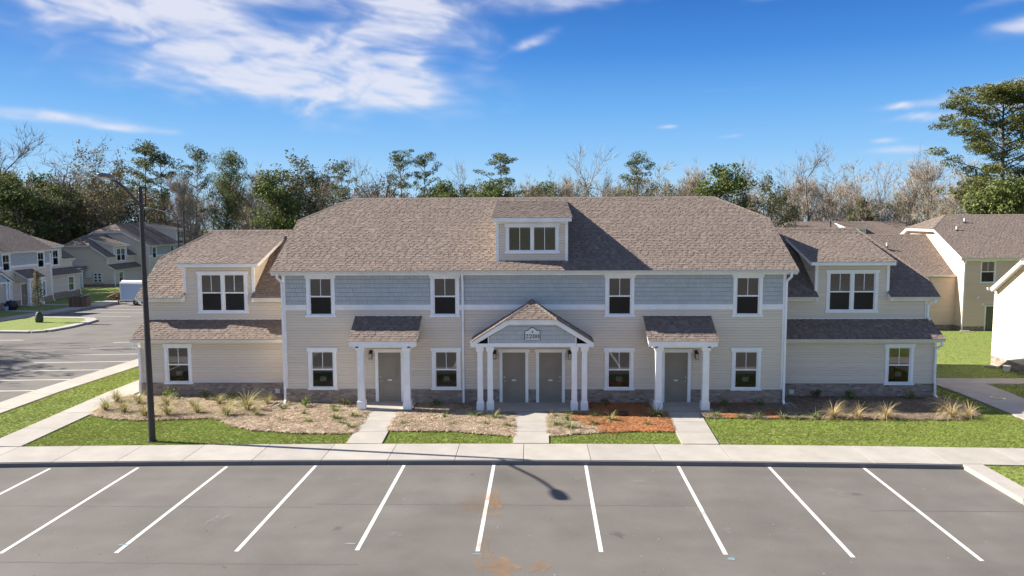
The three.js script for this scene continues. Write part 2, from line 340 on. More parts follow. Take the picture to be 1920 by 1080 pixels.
function gutterGeo(mb, p, q, out) {   // a K gutter: p -> q along its top outer lip, out points away from the wall
  const o = out.clone(), P = (e, d, h) => e.clone().addScaledVector(o, d).add(V(0, h, 0));
  const prof = [[-0.12, 0], [-0.12, -0.115], [-0.045, -0.12], [-0.02, -0.06], [0, -0.045], [0, 0], [-0.012, 0], [-0.012, -0.035], [-0.108, -0.06], [-0.108, 0]];
  for (let i = 0; i < prof.length; i++) { const a = prof[i], b = prof[(i + 1) % prof.length]; mb.quad(P(p, ...a), P(q, ...a), P(q, ...b), P(p, ...b), WHITE); }
  for (const e of [p, q]) { mb.fan([prof[0], prof[1], prof[2], prof[3], prof[4], prof[5]].map((a) => P(e, ...a)), WHITE); }
}
function spoutGeo(mb, pts, w = 0.085, d = 0.07) { for (let i = 0; i < pts.length - 1; i++) { const a = pts[i], b = pts[i + 1], dir = b.clone().sub(a).normalize(); mb.bar(a.clone().addScaledVector(dir, i ? -0.02 : 0), b.clone().addScaledVector(dir, 0.02), w, d, WHITE, Math.abs(dir.y) > 0.8 ? V(0, 0, 1) : V(0, 1, 0)); } }

// ---- windows and doors, facing +z, origin at the middle of the foot
const kit = {};
function trimSet(W, H, side, head, sill, over) {
  const m = new MB(), hw = W / 2;
  m.box(-hw, sill, -0.02, -hw + side, H - head, 0.05); m.box(hw - side, sill, -0.02, hw, H - head, 0.05);
  m.box(-hw - over, H - head, -0.02, hw + over, H, 0.066); m.box(-hw - over, 0, -0.02, hw + over, sill, 0.07);
  return m;
}
function sashSet(m, glass, x0, x1, y0, y1, o) {   // one sash unit: frame, meeting rail, muntin
  const t = o.rail ? 0.045 : 0.03; m.box(x0, y0, -0.05, x0 + t, y1, 0.012); m.box(x1 - t, y0, -0.05, x1, y1, 0.012); m.box(x0 + t, y0, -0.05, x1 - t, y0 + t, 0.012); m.box(x0 + t, y1 - t, -0.05, x1 - t, y1, 0.012);
  if (o.rail) { const ym = (y0 + y1) / 2; m.box(x0 + t, ym - 0.03, -0.05, x1 - t, ym + 0.03, 0.008); }
}
function windowKit(W, H, cols, { side = 0.125, head = 0.15, sill = 0.085, over = 0.045, rail = true, muntin = true, trim = true } = {}) {
  const k = { trim: null, sash: new MB(), muntins: [], panes: [], screens: [] };
  k.trim = trim ? trimSet(W, H, side, head, sill, over) : trimSet(W, H, 0.05, 0.05, 0.05, 0);
  if (!trim) { side = head = sill = 0.05; }
  const a = -W / 2 + side, b = W / 2 - side, y0 = sill, y1 = H - head, mull = cols > 1 ? 0.1 : 0, w = (b - a - mull * (cols - 1)) / cols;
  for (let c = 0; c < cols; c++) {
    const x0 = a + c * (w + mull), x1 = x0 + w, t = rail ? 0.045 : 0.03, ym = (y0 + y1) / 2;
    sashSet(k.sash, null, x0, x1, y0, y1, { rail });
    if (c) k.trim.box(x0 - mull, y0, -0.02, x0, y1, 0.03);
    const lo = rail ? ym + 0.03 : y0 + t, up = [x0 + t, lo, x1 - t, y1 - t];
    k.panes.push(new MB().quad(V(up[0], up[1], -0.012), V(up[2], up[1], -0.012), V(up[2], up[3], -0.012), V(up[0], up[3], -0.012), WHITE).geo());
    if (muntin) k.muntins.push(new MB().box((x0 + x1) / 2 - 0.012, lo, -0.024, (x0 + x1) / 2 + 0.012, y1 - t, -0.002).geo());
    if (rail) k.screens.push(new MB().quad(V(x0 + t, y0 + t, -0.028), V(x1 - t, y0 + t, -0.028), V(x1 - t, ym - 0.03, -0.028), V(x0 + t, ym - 0.03, -0.028), WHITE).geo());
  }
  k.trimGeo = k.trim.geo(); k.sashGeo = k.sash.geo();
  k.hole = [a + 0.0, b - 0.0, y0, y1];
  k.sticker = new MB().box(-0.13, H * 0.2, -0.034, 0.13, H * 0.2 + 0.2, -0.031).geo();
  return k;
}
kit.single = windowKit(1.19, 1.78, 1); kit.pair = windowKit(2.22, 1.87, 2, { head: 0.13, sill: 0.09 });
kit.dormer = windowKit(2.2, 1.24, 2, { rail: false, head: 0.125, sill: 0.115, side: 0.12 });
kit.rear = windowKit(1.07, 1.62, 1, { trim: false });
function addWindow(parent, kind, x, y, z, turn = 0, sticker) {
  const k = kit[kind], g = new THREE.Group(); g.name = 'window'; g.position.set(x, y, z); g.rotation.y = turn; parent.add(g);
  part('trim', k.trimGeo, M.trim, g); part('sash', k.sashGeo, M.trim, g);
  k.panes.forEach((p) => part('pane', p, M.pane, g)); k.screens.forEach((p) => part('insect_screen_pane', p, M.screen, g)); k.muntins.forEach((p) => part('muntin', p, M.trim, g));
  if (sticker) part('paper_sticker', k.sticker, M.paper, g);
  return g;
}
{
  const fr = new MB(); fr.box(-0.6, 0, -0.03, -0.475, 2.14, 0.055); fr.box(0.475, 0, -0.03, 0.6, 2.14, 0.055); fr.box(-0.65, 2.14, -0.03, 0.65, 2.28, 0.07); fr.box(-0.475, 0, -0.03, 0.475, 0.025, 0.03);
  kit.doorFrame = fr.geo();
  const s = new MB(); s.box(-0.475, 0.025, -0.06, 0.475, 2.14, -0.015);
  const mould = (x0, y0, x1, y1) => { for (const [a, b, c, d] of [[x0, y0, x1, y0 + 0.03], [x0, y1 - 0.03, x1, y1], [x0, y0 + 0.03, x0 + 0.03, y1 - 0.03], [x1 - 0.03, y0 + 0.03, x1, y1 - 0.03]]) s.box(a, b, -0.016, c, d, -0.004); s.box(x0 + 0.07, y0 + 0.07, -0.016, x1 - 0.07, y1 - 0.07, -0.008); };
  mould(-0.32, 0.22, 0.32, 0.82); mould(-0.32, 1.02, 0.32, 1.98);
  kit.doorSlab = s.geo();
  kit.knob = mergeGeometries([new THREE.CylinderGeometry(0.028, 0.028, 0.02, 12).rotateX(Math.PI / 2), new THREE.CylinderGeometry(0.012, 0.012, 0.05, 8).rotateX(Math.PI / 2).translate(0, 0, 0.03), new THREE.CapsuleGeometry(0.011, 0.1, 3, 8).rotateZ(Math.PI / 2).translate(0.045, 0, 0.055)]);
  kit.bolt = new THREE.CylinderGeometry(0.03, 0.033, 0.03, 14).rotateX(Math.PI / 2);
  kit.plate = new MB().box(-0.085, -0.03, -0.014, 0.085, 0.03, -0.006).geo();
  kit.lanternPlate = new RoundedBoxGeometry(0.13, 0.3, 0.03, 2, 0.01).translate(0, 0.02, 0.015);
  kit.lanternCap = mergeGeometries([new THREE.CylinderGeometry(0.03, 0.085, 0.1, 12).toNonIndexed().translate(0, 0.1, 0.13), new THREE.CylinderGeometry(0.012, 0.012, 0.1, 8).rotateX(Math.PI / 2).toNonIndexed().translate(0, 0.13, 0.06), new THREE.TorusGeometry(0.075, 0.01, 6, 16).rotateX(Math.PI / 2).toNonIndexed().translate(0, -0.17, 0.13), ...[0, 1, 2, 3].map((i) => new THREE.CylinderGeometry(0.007, 0.007, 0.22, 6).toNonIndexed().translate(Math.cos(i * 1.571 + 0.8) * 0.073, -0.06, 0.13 + Math.sin(i * 1.571 + 0.8) * 0.073))]);
  kit.lanternGlass = new THREE.CylinderGeometry(0.062, 0.062, 0.2, 14).translate(0, -0.06, 0.13);
  const post = (w) => { const p = new MB(), h = w / 2, sq = (r, y) => [V(-r, y, r), V(r, y, r), V(r, y, -r), V(-r, y, -r)]; p.hexa(sq(h + 0.035, 0), sq(h + 0.035, 0.30), WHITE); p.hexa(sq(h + 0.035, 0.3005), sq(h, 0.36), WHITE); p.hexa(sq(h, 0.3605), sq(h - 0.008, 2.36), WHITE); p.hexa(sq(h + 0.02, 2.361), sq(h + 0.045, 2.45), WHITE); p.hexa(sq(h + 0.045, 2.4505), sq(h + 0.045, 2.56), WHITE); return p.geo(); };
  kit.post = post(0.26); kit.postSlim = post(0.22);
}
function addDoor(g, x, handSide) {
  const d = new THREE.Group(); d.name = 'door'; d.position.set(x, 0, 0.01); g.add(d);
  part('door_frame', kit.doorFrame, M.trim, d); part('door_leaf', kit.doorSlab, M.door, d);
  const k = part('handle', kit.knob, M.metal, d); k.position.set(handSide * 0.4, 0.93, 0.0); if (handSide > 0) k.rotation.z = Math.PI;
  part('deadbolt', kit.bolt, M.metal, d).position.set(handSide * 0.4, 1.09, 0); part('unit_number_plate', kit.plate, M.plastic, d).position.set(0.0, 0.96, 0);
}
function addLantern(g, x, y) { const l = new THREE.Group(); l.name = 'wall_lantern'; l.position.set(x, y, 0.03); g.add(l); part('back_plate', kit.lanternPlate, M.black, l); part('cage', kit.lanternCap, M.black, l); part('glass', kit.lanternGlass, M.bulb, l); }

function buildBlock(own) {
  const g = new THREE.Group();
  const lap = new MB(), shake = new MB(), brick = new MB(), mortar = new MB(), trim = new MB(), soffit = new MB(), roof = new MB(), dRoof = new MB(), pent = new MB(), room = new MB(), caps = new MB();
  const X = V(1, 0, 0), Y = V(0, 1, 0), Z = V(0, 0, 1), nX = V(-1, 0, 0), nZ = V(0, 0, -1);
  const face = (o, u, n) => ({ o, u, v: Y, n });
  const LAP = { row: 0.112, low: 0.024, high: 0, cove: 0.74, color: lapTone(BEIGE, 0.07), rng: rngOf(21) };
  const lapOn = (fr, poly, holes) => courses(lap, fr, poly, { ...LAP, holes });
  const brickOn = (fr, poly, holes) => {
    courses(mortar, fr, poly, { row: 9, low: 0, high: 0, color: () => [0.36, 0.325, 0.29], rng: rngOf(3), holes, v0: -0.4 });
    courses(brick, { ...fr, o: fr.o.clone().addScaledVector(fr.n, 0.001) }, poly, { row: 0.075, joint: 0.01, low: 0.008, high: 0.008, width: (r) => [0.195, 0.01], color: brickColor, rng: rngOf(33), holes, v0: -0.4, sides: true });
  };
  const rect = (a, b, c, d) => [[a, c], [b, c], [b, d], [a, d]];
  // ---- main house: openings on the front
  const wins = [[-8.77, 3.62, 'single'], [-3.6, 3.62, 'single'], [3.6, 3.62, 'single'], [8.82, 3.62, 'single'], [-8.77, 0.55, 'single'], [-3.58, 0.55, 'single'], [3.6, 0.55, 'single'], [8.82, 0.55, 'single']];
  const holeOf = ([x, y, k]) => { const h = kit[k].hole; return [x + h[0], x + h[1], y + h[2], y + h[3]]; };
  const doors = [-5.95, -0.76, 0.76, 5.95], dh = doors.map((x) => [x - 0.5, x + 0.5, -0.4, 2.2]);
  const holes = [...wins.map(holeOf), ...dh];
  const front = face(V(0, 0, 0), X, Z);
  lapOn(front, rect(-10.35, 10.35, 0.6, 3.93), holes);
  courses(shake, front, rect(-10.35, 10.35, 4.13, 5.5), { row: 0.178, low: 0.024, high: 0.0, cove: 0.88, width: (r) => [0.1 + r() * 0.16, 0.006], color: lapTone(BLUE, 0.1), rng: rngOf(8), holes, sides: true, uneven: true });
  courses(shake, { ...front, o: V(0, 0, -0.002) }, rect(-10.35, 10.35, 4.13, 5.5), { row: 9, low: 0, high: 0, color: () => mul(BLUE, 0.6), rng: rngOf(8), holes });
  brickOn(face(V(0, 0, 0.012), X, Z), rect(-10.36, 10.36, -0.4, 0.585), dh);
  // front band, corner boards, sill ledge over the brick, split at windows and doors
  const runs = (a, b, cuts) => { let r = [[a, b]]; for (const [c, d] of cuts) r = r.flatMap(([s, e]) => (d <= s || c >= e ? [[s, e]] : [[s, c], [d, e]].filter(([x, y]) => y - x > 0.02))); return r; };
  for (const [a, b] of runs(-10.24, 10.24, wins.slice(0, 4).map(([x]) => [x - 0.6, x + 0.6]))) trim.box(a, 3.925, -0.01, b, 4.135, 0.045);
  const ledge = new MB();
  for (const [a, b] of runs(-10.36, 10.36, doors.map((x) => [x - 0.61, x + 0.61]))) ledge.box(a, 0.583, -0.01, b, 0.612, 0.05, [0.62, 0.62, 0.63]);
  for (const s of [-1, 1]) trim.hexa([V(s * 10.30 - 0.06, 0.613, 0.05), V(s * 10.30 + 0.06, 0.613, 0.05), V(s * 10.30 + 0.06, 0.613, -0.1), V(s * 10.30 - 0.06, 0.613, -0.1)], [V(s * 10.30 - 0.06, 5.46, 0.05), V(s * 10.30 + 0.06, 5.46, 0.05), V(s * 10.30 + 0.06, 5.46, -0.1), V(s * 10.30 - 0.06, 5.46, -0.1)], WHITE);
  wins.forEach(([x, y, k]) => addWindow(g, k, x, y, 0, 0, y < 1));
  doors.forEach((x, i) => addDoor(g, x, i === 0 || i === 1 ? -1 : 1));
  addLantern(g, -6.84 + 0.12, 2.06); addLantern(g, 6.84 - 0.08, 2.06); addLantern(g, -1.55, 2.06); addLantern(g, 1.55, 2.06);
  // rear and ends
  const rear = face(V(0, 0, -11.4), nX, nZ), rearWins = [[-8.63, 3.75], [-3.4, 3.75], [3.4, 3.75], [8.63, 3.75]], patio = [-7.8, -2.3, 2.3, 7.8];
  const rh = [...rearWins.map(([x, y]) => [-x - 0.48, -x + 0.48, y + 0.05, y + 1.57]), ...patio.map((x) => [-x - 0.86, -x + 0.86, -0.4, 2.12])];
  lapOn(rear, rect(-10.35, 10.35, 0.6, 5.5), rh); brickOn(face(V(0, 0, -11.41), nX, nZ), rect(-10.36, 10.36, -0.4, 0.585), rh.slice(4));
  rearWins.forEach(([x, y]) => addWindow(g, 'rear', x, y, -11.4, Math.PI));
  for (const x of patio) {
    const d = new THREE.Group(); d.name = 'patio_door'; d.position.set(x, 0, -11.4); d.rotation.y = Math.PI; g.add(d);
    const f = new MB(); f.box(-0.92, 0, -0.03, -0.84, 2.05, 0.04); f.box(0.84, 0, -0.03, 0.92, 2.05, 0.04); f.box(-0.92, 2.05, -0.03, 0.92, 2.13, 0.04); f.box(-0.84, 0, -0.03, 0.84, 0.06, 0.03); f.box(-0.04, 0.06, -0.03, 0.04, 2.05, 0.02); f.build('door_frame', M.trim, d);
    new MB().quad(V(-0.84, 0.06, 0), V(0.84, 0.06, 0), V(0.84, 2.05, 0), V(-0.84, 2.05, 0), WHITE).build('pane', M.screen, d);
    const bl = new MB(), r = rngOf(5); for (let i = 0; i < 13; i++) bl.box(-0.8 + i * 0.124, 0.1, -0.06, -0.8 + i * 0.124 + 0.09, 1.98, -0.045, [0.86, 0.8, 0.6]); bl.build('vertical_blind', M.vinyl, d);
  }
  for (const s of [-1, 1]) {
    const fr = face(V(s * 10.35, 0, 0), s > 0 ? nZ : Z, V(s, 0, 0)), m = (z, y) => [s > 0 ? -z : z, y];
    lapOn(fr, [m(0, 0.6), m(-11.4, 0.6), m(-11.4, 5.72), m(-7.85, 7.53), m(-3.55, 7.53), m(0, 5.72)]);
    brickOn(face(V(s * 10.36, 0, 0), s > 0 ? nZ : Z, V(s, 0, 0)), [m(0, -0.4), m(-11.41, -0.4), m(-11.41, 0.585), m(0, 0.585)]);
  }
  // main roof
  const RZ = -5.7, RY = 8.64, EY = 5.56, roofs = (mb, seed) => {
    for (const f of [1, -1]) {
      const z0 = f > 0 ? 0.37 : -11.77, zc = f > 0 ? -3.65 : -7.75, a = V(-10.75 * f, EY, z0), b = V(10.75 * f, EY, z0), up = V(-10.75 * f, 7.605, zc);
      roofPlane(mb, a, b, up, outlineOn(a, b, up, [a, b, V(10.75 * f, 7.605, zc), V(8.7 * f, RY, RZ), V(-8.7 * f, RY, RZ), up]), seed + f);
    }
    for (const s of [1, -1]) {
      const a = V(s * 10.78, 7.59, s > 0 ? -3.62 : -7.78), b = V(s * 10.78, 7.59, s > 0 ? -7.78 : -3.62), up = V(s * 8.7, RY, RZ);
      roofPlane(mb, a, b, up, outlineOn(a, b, up, [a, b, up]), seed + 5 + s);
    }
  };
  roofs(roof, 100);
  const slopeF = V(0, -0.455, 0.89), slopeB = V(0, -0.455, -0.89);
  cap(caps, V(-8.7, RY, RZ), V(8.7, RY, RZ), slopeF, slopeB, 50);
  for (const s of [1, -1]) for (const f of [1, -1]) cap(caps, V(s * 10.75, 7.6, f > 0 ? -3.65 : -7.75), V(s * 8.7, RY, RZ), f > 0 ? slopeF : slopeB, V(s * 0.89, -0.455, 0), 60 + s + f);
  // eaves, rakes and soffits of the main roof
  trim.box(-10.74, 5.37, 0.20, 10.74, 5.555, 0.228); trim.box(-10.74, 5.37, -11.628, 10.74, 5.555, -11.60);
  soffit.quad(V(-10.72, 5.4, 0), V(10.72, 5.4, 0), V(10.72, 5.4, 0.2), V(-10.72, 5.4, 0.2), WHITE); soffit.quad(V(-10.72, 5.4, -11.6), V(10.72, 5.4, -11.6), V(10.72, 5.4, -11.4), V(-10.72, 5.4, -11.4), WHITE);
  for (const s of [-1, 1]) {
    const x = s * 10.70;
    for (const f of [1, -1]) { const p = V(x, 5.46, f > 0 ? 0.26 : -11.66), q = V(x, 7.50, f > 0 ? -3.66 : -7.74); trim.bar(p, q, 0.04, 0.2); soffit.quad(V(s * 10.35, p.y - 0.06, p.z), V(x, p.y - 0.06, p.z), V(x, q.y - 0.06, q.z), V(s * 10.35, q.y - 0.06, q.z), WHITE); }
    trim.bar(V(x, 7.48, -3.6), V(x, 7.48, -7.8), 0.04, 0.2); soffit.quad(V(s * 10.35, 7.44, -3.66), V(x, 7.44, -3.66), V(x, 7.44, -7.74), V(s * 10.35, 7.44, -7.74), WHITE);
  }
  // ---- centre dormer
  {
    const z = -0.36, fr = face(V(0, 0, z), X, Z), hw = 1.43, h = kit.dormer.hole;
    lapOn(fr, rect(-hw, hw, 5.86, 7.56), [[h[0], h[1], 6.22 + h[2], 6.22 + h[3]]]);
    addWindow(g, 'dormer', 0.01, 6.22, z);
    for (const s of [-1, 1]) {
      const f2 = face(V(s * hw, 0, 0), s > 0 ? nZ : Z, V(s, 0, 0)), m = (zz, y) => [s > 0 ? -zz : zz, y];
      lapOn(f2, [m(z, 5.86), m(-5.3, 8.42), m(z, 7.62)]);
      trim.box(s * hw - 0.06 - (s > 0 ? 0 : 0), 5.9, z - 0.06, s * hw + 0.06, 7.56, z + 0.045);
      trim.bar(V(s * 1.60, 7.62, -0.03), V(s * 1.60, 8.36, -5.2), 0.03, 0.15);
      soffit.quad(V(s * 1.42, 7.58, 0), V(s * 1.6, 7.58, 0), V(s * 1.6, 8.32, -5.2), V(s * 1.42, 8.32, -5.2), WHITE);
    }
    trim.box(-1.62, 7.54, -0.02, 1.62, 7.71, 0.012); trim.box(-1.37, 7.46, z - 0.02, 1.37, 7.575, z + 0.03); soffit.quad(V(-1.6, 7.565, z), V(1.6, 7.565, z), V(1.6, 7.565, -0.02), V(-1.6, 7.565, -0.02), WHITE);
    const a = V(-1.66, 7.70, 0.03), b = V(1.66, 7.70, 0.03), up = V(-1.66, 8.455, -5.2);
    roofPlane(dRoof, a, b, up, outlineOn(a, b, up, [a, b, V(1.66, 8.47, -5.33), V(-1.66, 8.47, -5.33)]), 140);
  }
  // ---- wings
    for (const s of [-1, 1]) {
    const mx = (x) => s * x, xr = (a, b) => (s > 0 ? [a, b] : [-b, -a]);
    const [wa, wb] = xr(10.35, 17.15);
    const low = face(V(0, 0, -1.2), X, Z), wx = s > 0 ? 15.62 : -15.44, h1 = kit.single.hole;
    lapOn(low, rect(wa, wb, 0.6, 2.56), [[wx + h1[0], wx + h1[1], 0.52 + h1[2], 0.52 + h1[3]]]);
    brickOn(face(V(0, 0, -1.188), X, Z), rect(wa, wb, -0.4, 0.585), []);
    ledge.box(wa, 0.583, -1.21, wb, 0.612, -1.15, [0.62, 0.62, 0.63]);
    addWindow(g, 'single', wx, 0.52, -1.2, 0, true);
    const up = face(V(0, 0, -2.1), X, Z), px = s > 0 ? 13.9 : -13.72, hp = kit.pair.hole;
    lapOn(up, rect(wa, wb, 3.1, 4.3), [[px + hp[0], px + hp[1], 3.52 + hp[2], 3.52 + hp[3]]]);
    const [da, db] = xr(12.35, 15.42);
    lapOn(up, rect(da, db, 4.3, 5.68), [[px + hp[0], px + hp[1], 3.52 + hp[2], 3.52 + hp[3]]]);
    addWindow(g, 'pair', px, 3.52, -2.1);
    // pent roof
    { const [pa, pb] = xr(10.36, 17.32), a = V(pa, 2.56, -0.76), b = V(pb, 2.56, -0.76), q = V(pa, 3.24, -2.1); roofPlane(pent, a, b, q, outlineOn(a, b, q, [a, b, V(pb, 3.24, -2.1), q]), 150 + s);
      trim.box(pa + 0.01, 2.40, -0.93, pb - 0.01, 2.55, -0.9); soffit.quad(V(pa, 2.42, -1.2), V(pb, 2.42, -1.2), V(pb, 2.42, -0.9), V(pa, 2.42, -0.9), WHITE);
      const e = mx(17.29); trim.bar(V(e, 2.49, -0.86), V(e, 3.15, -2.14), 0.04, 0.15); soffit.quad(V(mx(17.15), 2.46, -0.9), V(e, 2.46, -0.9), V(e, 3.1, -2.12), V(mx(17.15), 3.1, -2.12), WHITE);
      trim.box(pa + 0.02, 3.235, -2.11, pb - 0.2, 3.262, -2.07); }
    // end wall, jerkin lower on the right-hand wing as the photograph shows it
    const jy = s > 0 ? 4.93 : 5.87, jz = -1.75 - (jy - 4.25) / 0.667, rz = -6.05, bz = 2 * rz - jz;
    const fr = face(V(mx(17.15), 0, 0), s > 0 ? nZ : Z, V(s, 0, 0)), m = (z, y) => [s > 0 ? -z : z, y];
    lapOn(fr, [m(-2.1, 0.6), m(-10.5, 0.6), m(-10.5, 4.3), m(bz, jy - 0.1), m(jz, jy - 0.1), m(-2.1, 4.3)]);
    lapOn(fr, [m(-1.2, 0.6), m(-2.1, 0.6), m(-2.1, 3.12), m(-1.2, 2.66)]);
    brickOn(face(V(mx(17.16), 0, 0), s > 0 ? nZ : Z, V(s, 0, 0)), [m(-1.2, -0.4), m(-10.51, -0.4), m(-10.51, 0.585), m(-1.2, 0.585)]);
    trim.box(mx(17.11) - 0.055, 0.613, -1.3, mx(17.11) + 0.055, 2.42, -1.152); trim.box(mx(17.11) - 0.055, 3.263, -2.2, mx(17.11) + 0.055, 4.1, -2.052);
    const wr = face(V(0, 0, -10.5), nX, nZ), [ra, rb] = xr(10.35, 17.15); lapOn(wr, rect(-rb, -ra, 0.6, 4.3), []); brickOn(face(V(0, 0, -10.51), nX, nZ), rect(-rb, -ra, -0.4, 0.585), []);
    // wing roof
    const rx = s > 0 ? 15.6 : 15.67, ry = 7.12;
    for (const f of [1, -1]) {
      const z0 = f > 0 ? -1.73 : 2 * rz + 1.73, e0 = mx(10.36), e1 = mx(17.52), a = V(s * f > 0 ? e0 : e1, 4.24, z0), b = V(s * f > 0 ? e1 : e0, 4.24, z0), zj = f > 0 ? jz : bz, q = V(a.x, 4.24 + 1, z0 - f / 0.667);
      const pts = s * f > 0 ? [V(e0, 4.24, z0), V(e1, 4.24, z0), V(e1, jy, zj), V(mx(rx), ry, rz), V(e0, ry, rz)] : [V(e1, 4.24, z0), V(e0, 4.24, z0), V(e0, ry, rz), V(mx(rx), ry, rz), V(e1, jy, zj)];
      const cut = f > 0 ? [[Math.abs((s > 0 ? 12.35 : -15.42) - a.x), Math.abs((s > 0 ? 15.42 : -12.35) - a.x), -0.1, 0.42]] : [];
      roofPlane(roof, a, b, q, outlineOn(a, b, q, pts), 160 + s + f, undefined, cut);
      const dn = V(0, -0.555, 0.832 * f); cap(caps, V(mx(17.5), jy, zj), V(mx(rx), ry, rz), dn, V(s * 0.8, -0.6, 0), 70 + s + f);
      if (f > 0) cap(caps, V(mx(10.4), ry, rz), V(mx(rx), ry, rz), dn, V(0, -0.555, -0.832), 75 + s);
      const xe = mx(17.47); trim.bar(V(xe, 4.15, f > 0 ? -1.8 : 2 * rz + 1.8), V(xe, jy - 0.1, zj), 0.04, 0.19);
      soffit.quad(V(mx(17.15), 4.1, f > 0 ? -1.8 : 2 * rz + 1.8), V(xe, 4.1, f > 0 ? -1.8 : 2 * rz + 1.8), V(xe, jy - 0.14, zj), V(mx(17.15), jy - 0.14, zj), WHITE);
    }
    { const a = V(mx(17.55), jy - 0.015, s > 0 ? jz + 0.03 : bz - 0.03), b = V(mx(17.55), jy - 0.015, s > 0 ? bz - 0.03 : jz + 0.03), q = V(mx(rx), ry, rz); roofPlane(roof, a, b, q, outlineOn(a, b, q, [a, b, q]), 175 + s);
      trim.bar(V(mx(17.47), jy - 0.12, jz + 0.04), V(mx(17.47), jy - 0.12, bz - 0.04), 0.04, 0.19); soffit.quad(V(mx(17.15), jy - 0.16, jz), V(mx(17.47), jy - 0.16, jz), V(mx(17.47), jy - 0.16, bz), V(mx(17.15), jy - 0.16, bz), WHITE); }
    // wing eaves beside the dormer and at the back
    for (const [p, q] of [[10.36, 12.34], [15.43, 17.46]]) { const [a, b] = xr(p, q); trim.box(a, 4.06, -1.91, b, 4.225, -1.885); soffit.quad(V(a, 4.08, -2.1), V(b, 4.08, -2.1), V(b, 4.08, -1.9), V(a, 4.08, -1.9), WHITE);
      const inner = mx(p === 10.36 ? 12.3 : 15.47); trim.hexa([V(inner - 0.03, 4.06, -1.77), V(inner + 0.03, 4.06, -1.77), V(inner + 0.03, 4.06, -2.09), V(inner - 0.03, 4.06, -2.09)], [V(inner - 0.03, 4.21, -1.77), V(inner + 0.03, 4.21, -1.77), V(inner + 0.03, 4.40, -2.09), V(inner - 0.03, 4.40, -2.09)], WHITE); }
    { const [a, b] = xr(10.36, 17.46); trim.box(a, 4.06, 2 * rz + 1.83, b, 4.225, 2 * rz + 1.855); soffit.quad(V(a, 4.08, -10.5), V(b, 4.08, -10.5), V(b, 4.08, -10.65), V(a, 4.08, -10.65), WHITE); }
    // shed dormer on the wing
    const f0 = 5.75, [fa, fb] = xr(12.0, 15.6), a = V(fa - 0.03, f0, -1.72), b = V(fb + 0.03, f0, -1.72), q = V(fa - 0.03, f0 + 0.285 * 3.95, -5.67);
    roofPlane(dRoof, a, b, q, outlineOn(a, b, q, [a, b, V(fb + 0.03, f0 + 0.285 * 3.99, -5.71), V(fa - 0.03, f0 + 0.285 * 3.99, -5.71)]), 180 + s);
    trim.box(fa, 5.60, -1.78, fb, 5.745, -1.752); soffit.quad(V(fa, 5.615, -2.1), V(fb, 5.615, -2.1), V(fb, 5.615, -1.77), V(fa, 5.615, -1.77), WHITE);
    for (const [xw, xe, o] of [[12.35, 12.03, -1], [15.42, 15.57, 1]]) {
      const fd = face(V(mx(xw), 0, 0), s * o > 0 ? nZ : Z, V(s * o, 0, 0)), mm = (z, y) => [s * o > 0 ? -z : z, y];
      lapOn(fd, [mm(-2.1, 4.42), mm(-5.75, 6.86), mm(-2.1, 5.75)]);
      trim.box(mx(xw) - 0.06, 4.42, -2.16, mx(xw) + 0.06, 5.6, -2.052);
      trim.bar(V(mx(xe), 5.66, -1.8), V(mx(xe), 5.66 + 0.285 * 3.84, -5.62), 0.035, 0.15);
      soffit.quad(V(mx(xw), 5.64, -1.8), V(mx(xe), 5.64, -1.8), V(mx(xe), 5.64 + 0.285 * 3.8, -5.6), V(mx(xw), 5.64 + 0.285 * 3.8, -5.6), WHITE);
    }
    // dark rooms behind the glass
    const [ia, ib] = xr(10.5, 17.0); room.box(ia, 0.0, -4.7, ib, 5.2, -4.6, WHITE); room.box(ia, 2.6, -4.6, ib, 2.7, -2.15, WHITE);
  }
  room.box(-10.2, 0, -3.6, 10.2, 5.4, -3.5, WHITE); room.box(-10.2, 2.7, -3.5, 10.2, 2.8, -0.08, WHITE); room.box(-10.2, 0, -8.2, 10.2, 5.4, -8.1, WHITE); room.box(-10.2, 0.0, -3.5, 10.2, 0.04, -0.08, WHITE);
  for (const x of [-7.3, -2.0, 2.0, 7.3]) room.box(x - 0.05, 0.05, -3.49, x + 0.05, 5.38, -0.08, WHITE);
  // ---- small porches over the outer doors
  const singles = (parent) => (own ? (m) => { m.build('shingle', M.shingle, parent); } : undefined);
  for (const s of [-1, 1]) {
    const cx = s * 5.95, pr = new MB(), roofPart = new THREE.Group(); roofPart.name = 'porch_roof'; g.add(roofPart);
    const a = V(cx - 1.39, 2.84, 1.47), b = V(cx + 1.39, 2.84, 1.47), q = V(cx - 1.39, 3.67, 0.0);
    roofPlane(pr, a, b, q, outlineOn(a, b, q, [a, b, V(cx + 1.39, 3.67, 0.01), q]), 200 + s, singles(roofPart));
    pr.build('shingle_underlay', M.shingle, roofPart);
    const t = new MB(); t.box(cx - 1.35, 2.62, 1.40, cx + 1.35, 2.835, 1.435); t.box(cx - 1.33, 3.655, 0.002, cx + 1.33, 3.69, 0.03);
    for (const o of [-1, 1]) { t.bar(V(cx + o * 1.34, 2.75, 1.385), V(cx + o * 1.34, 3.55, 0.02), 0.035, 0.15); t.box(cx + o * 1.08 - 0.1, 2.561, 0.04, cx + o * 1.08 + 0.1, 2.66, 1.395); }
    t.box(cx - 1.2, 2.561, 1.08, cx + 1.2, 2.64, 1.36);
    t.build('fascia_and_beam', M.trim, roofPart);
    const ck = new MB(); for (const o of [-1, 1]) { const x = cx + o * 1.12; courses(ck, { o: V(x, 0, 0), u: o > 0 ? nZ : Z, v: Y, n: V(o, 0, 0) }, o > 0 ? [[-1.3, 2.66], [-0.02, 2.66], [-0.02, 3.56], [-1.3, 2.84]] : [[0.02, 2.66], [1.3, 2.66], [1.3, 2.84], [0.02, 3.56]], { ...LAP }); }
    ck.build('cheek_siding', M.vinyl, roofPart, 'stuff');
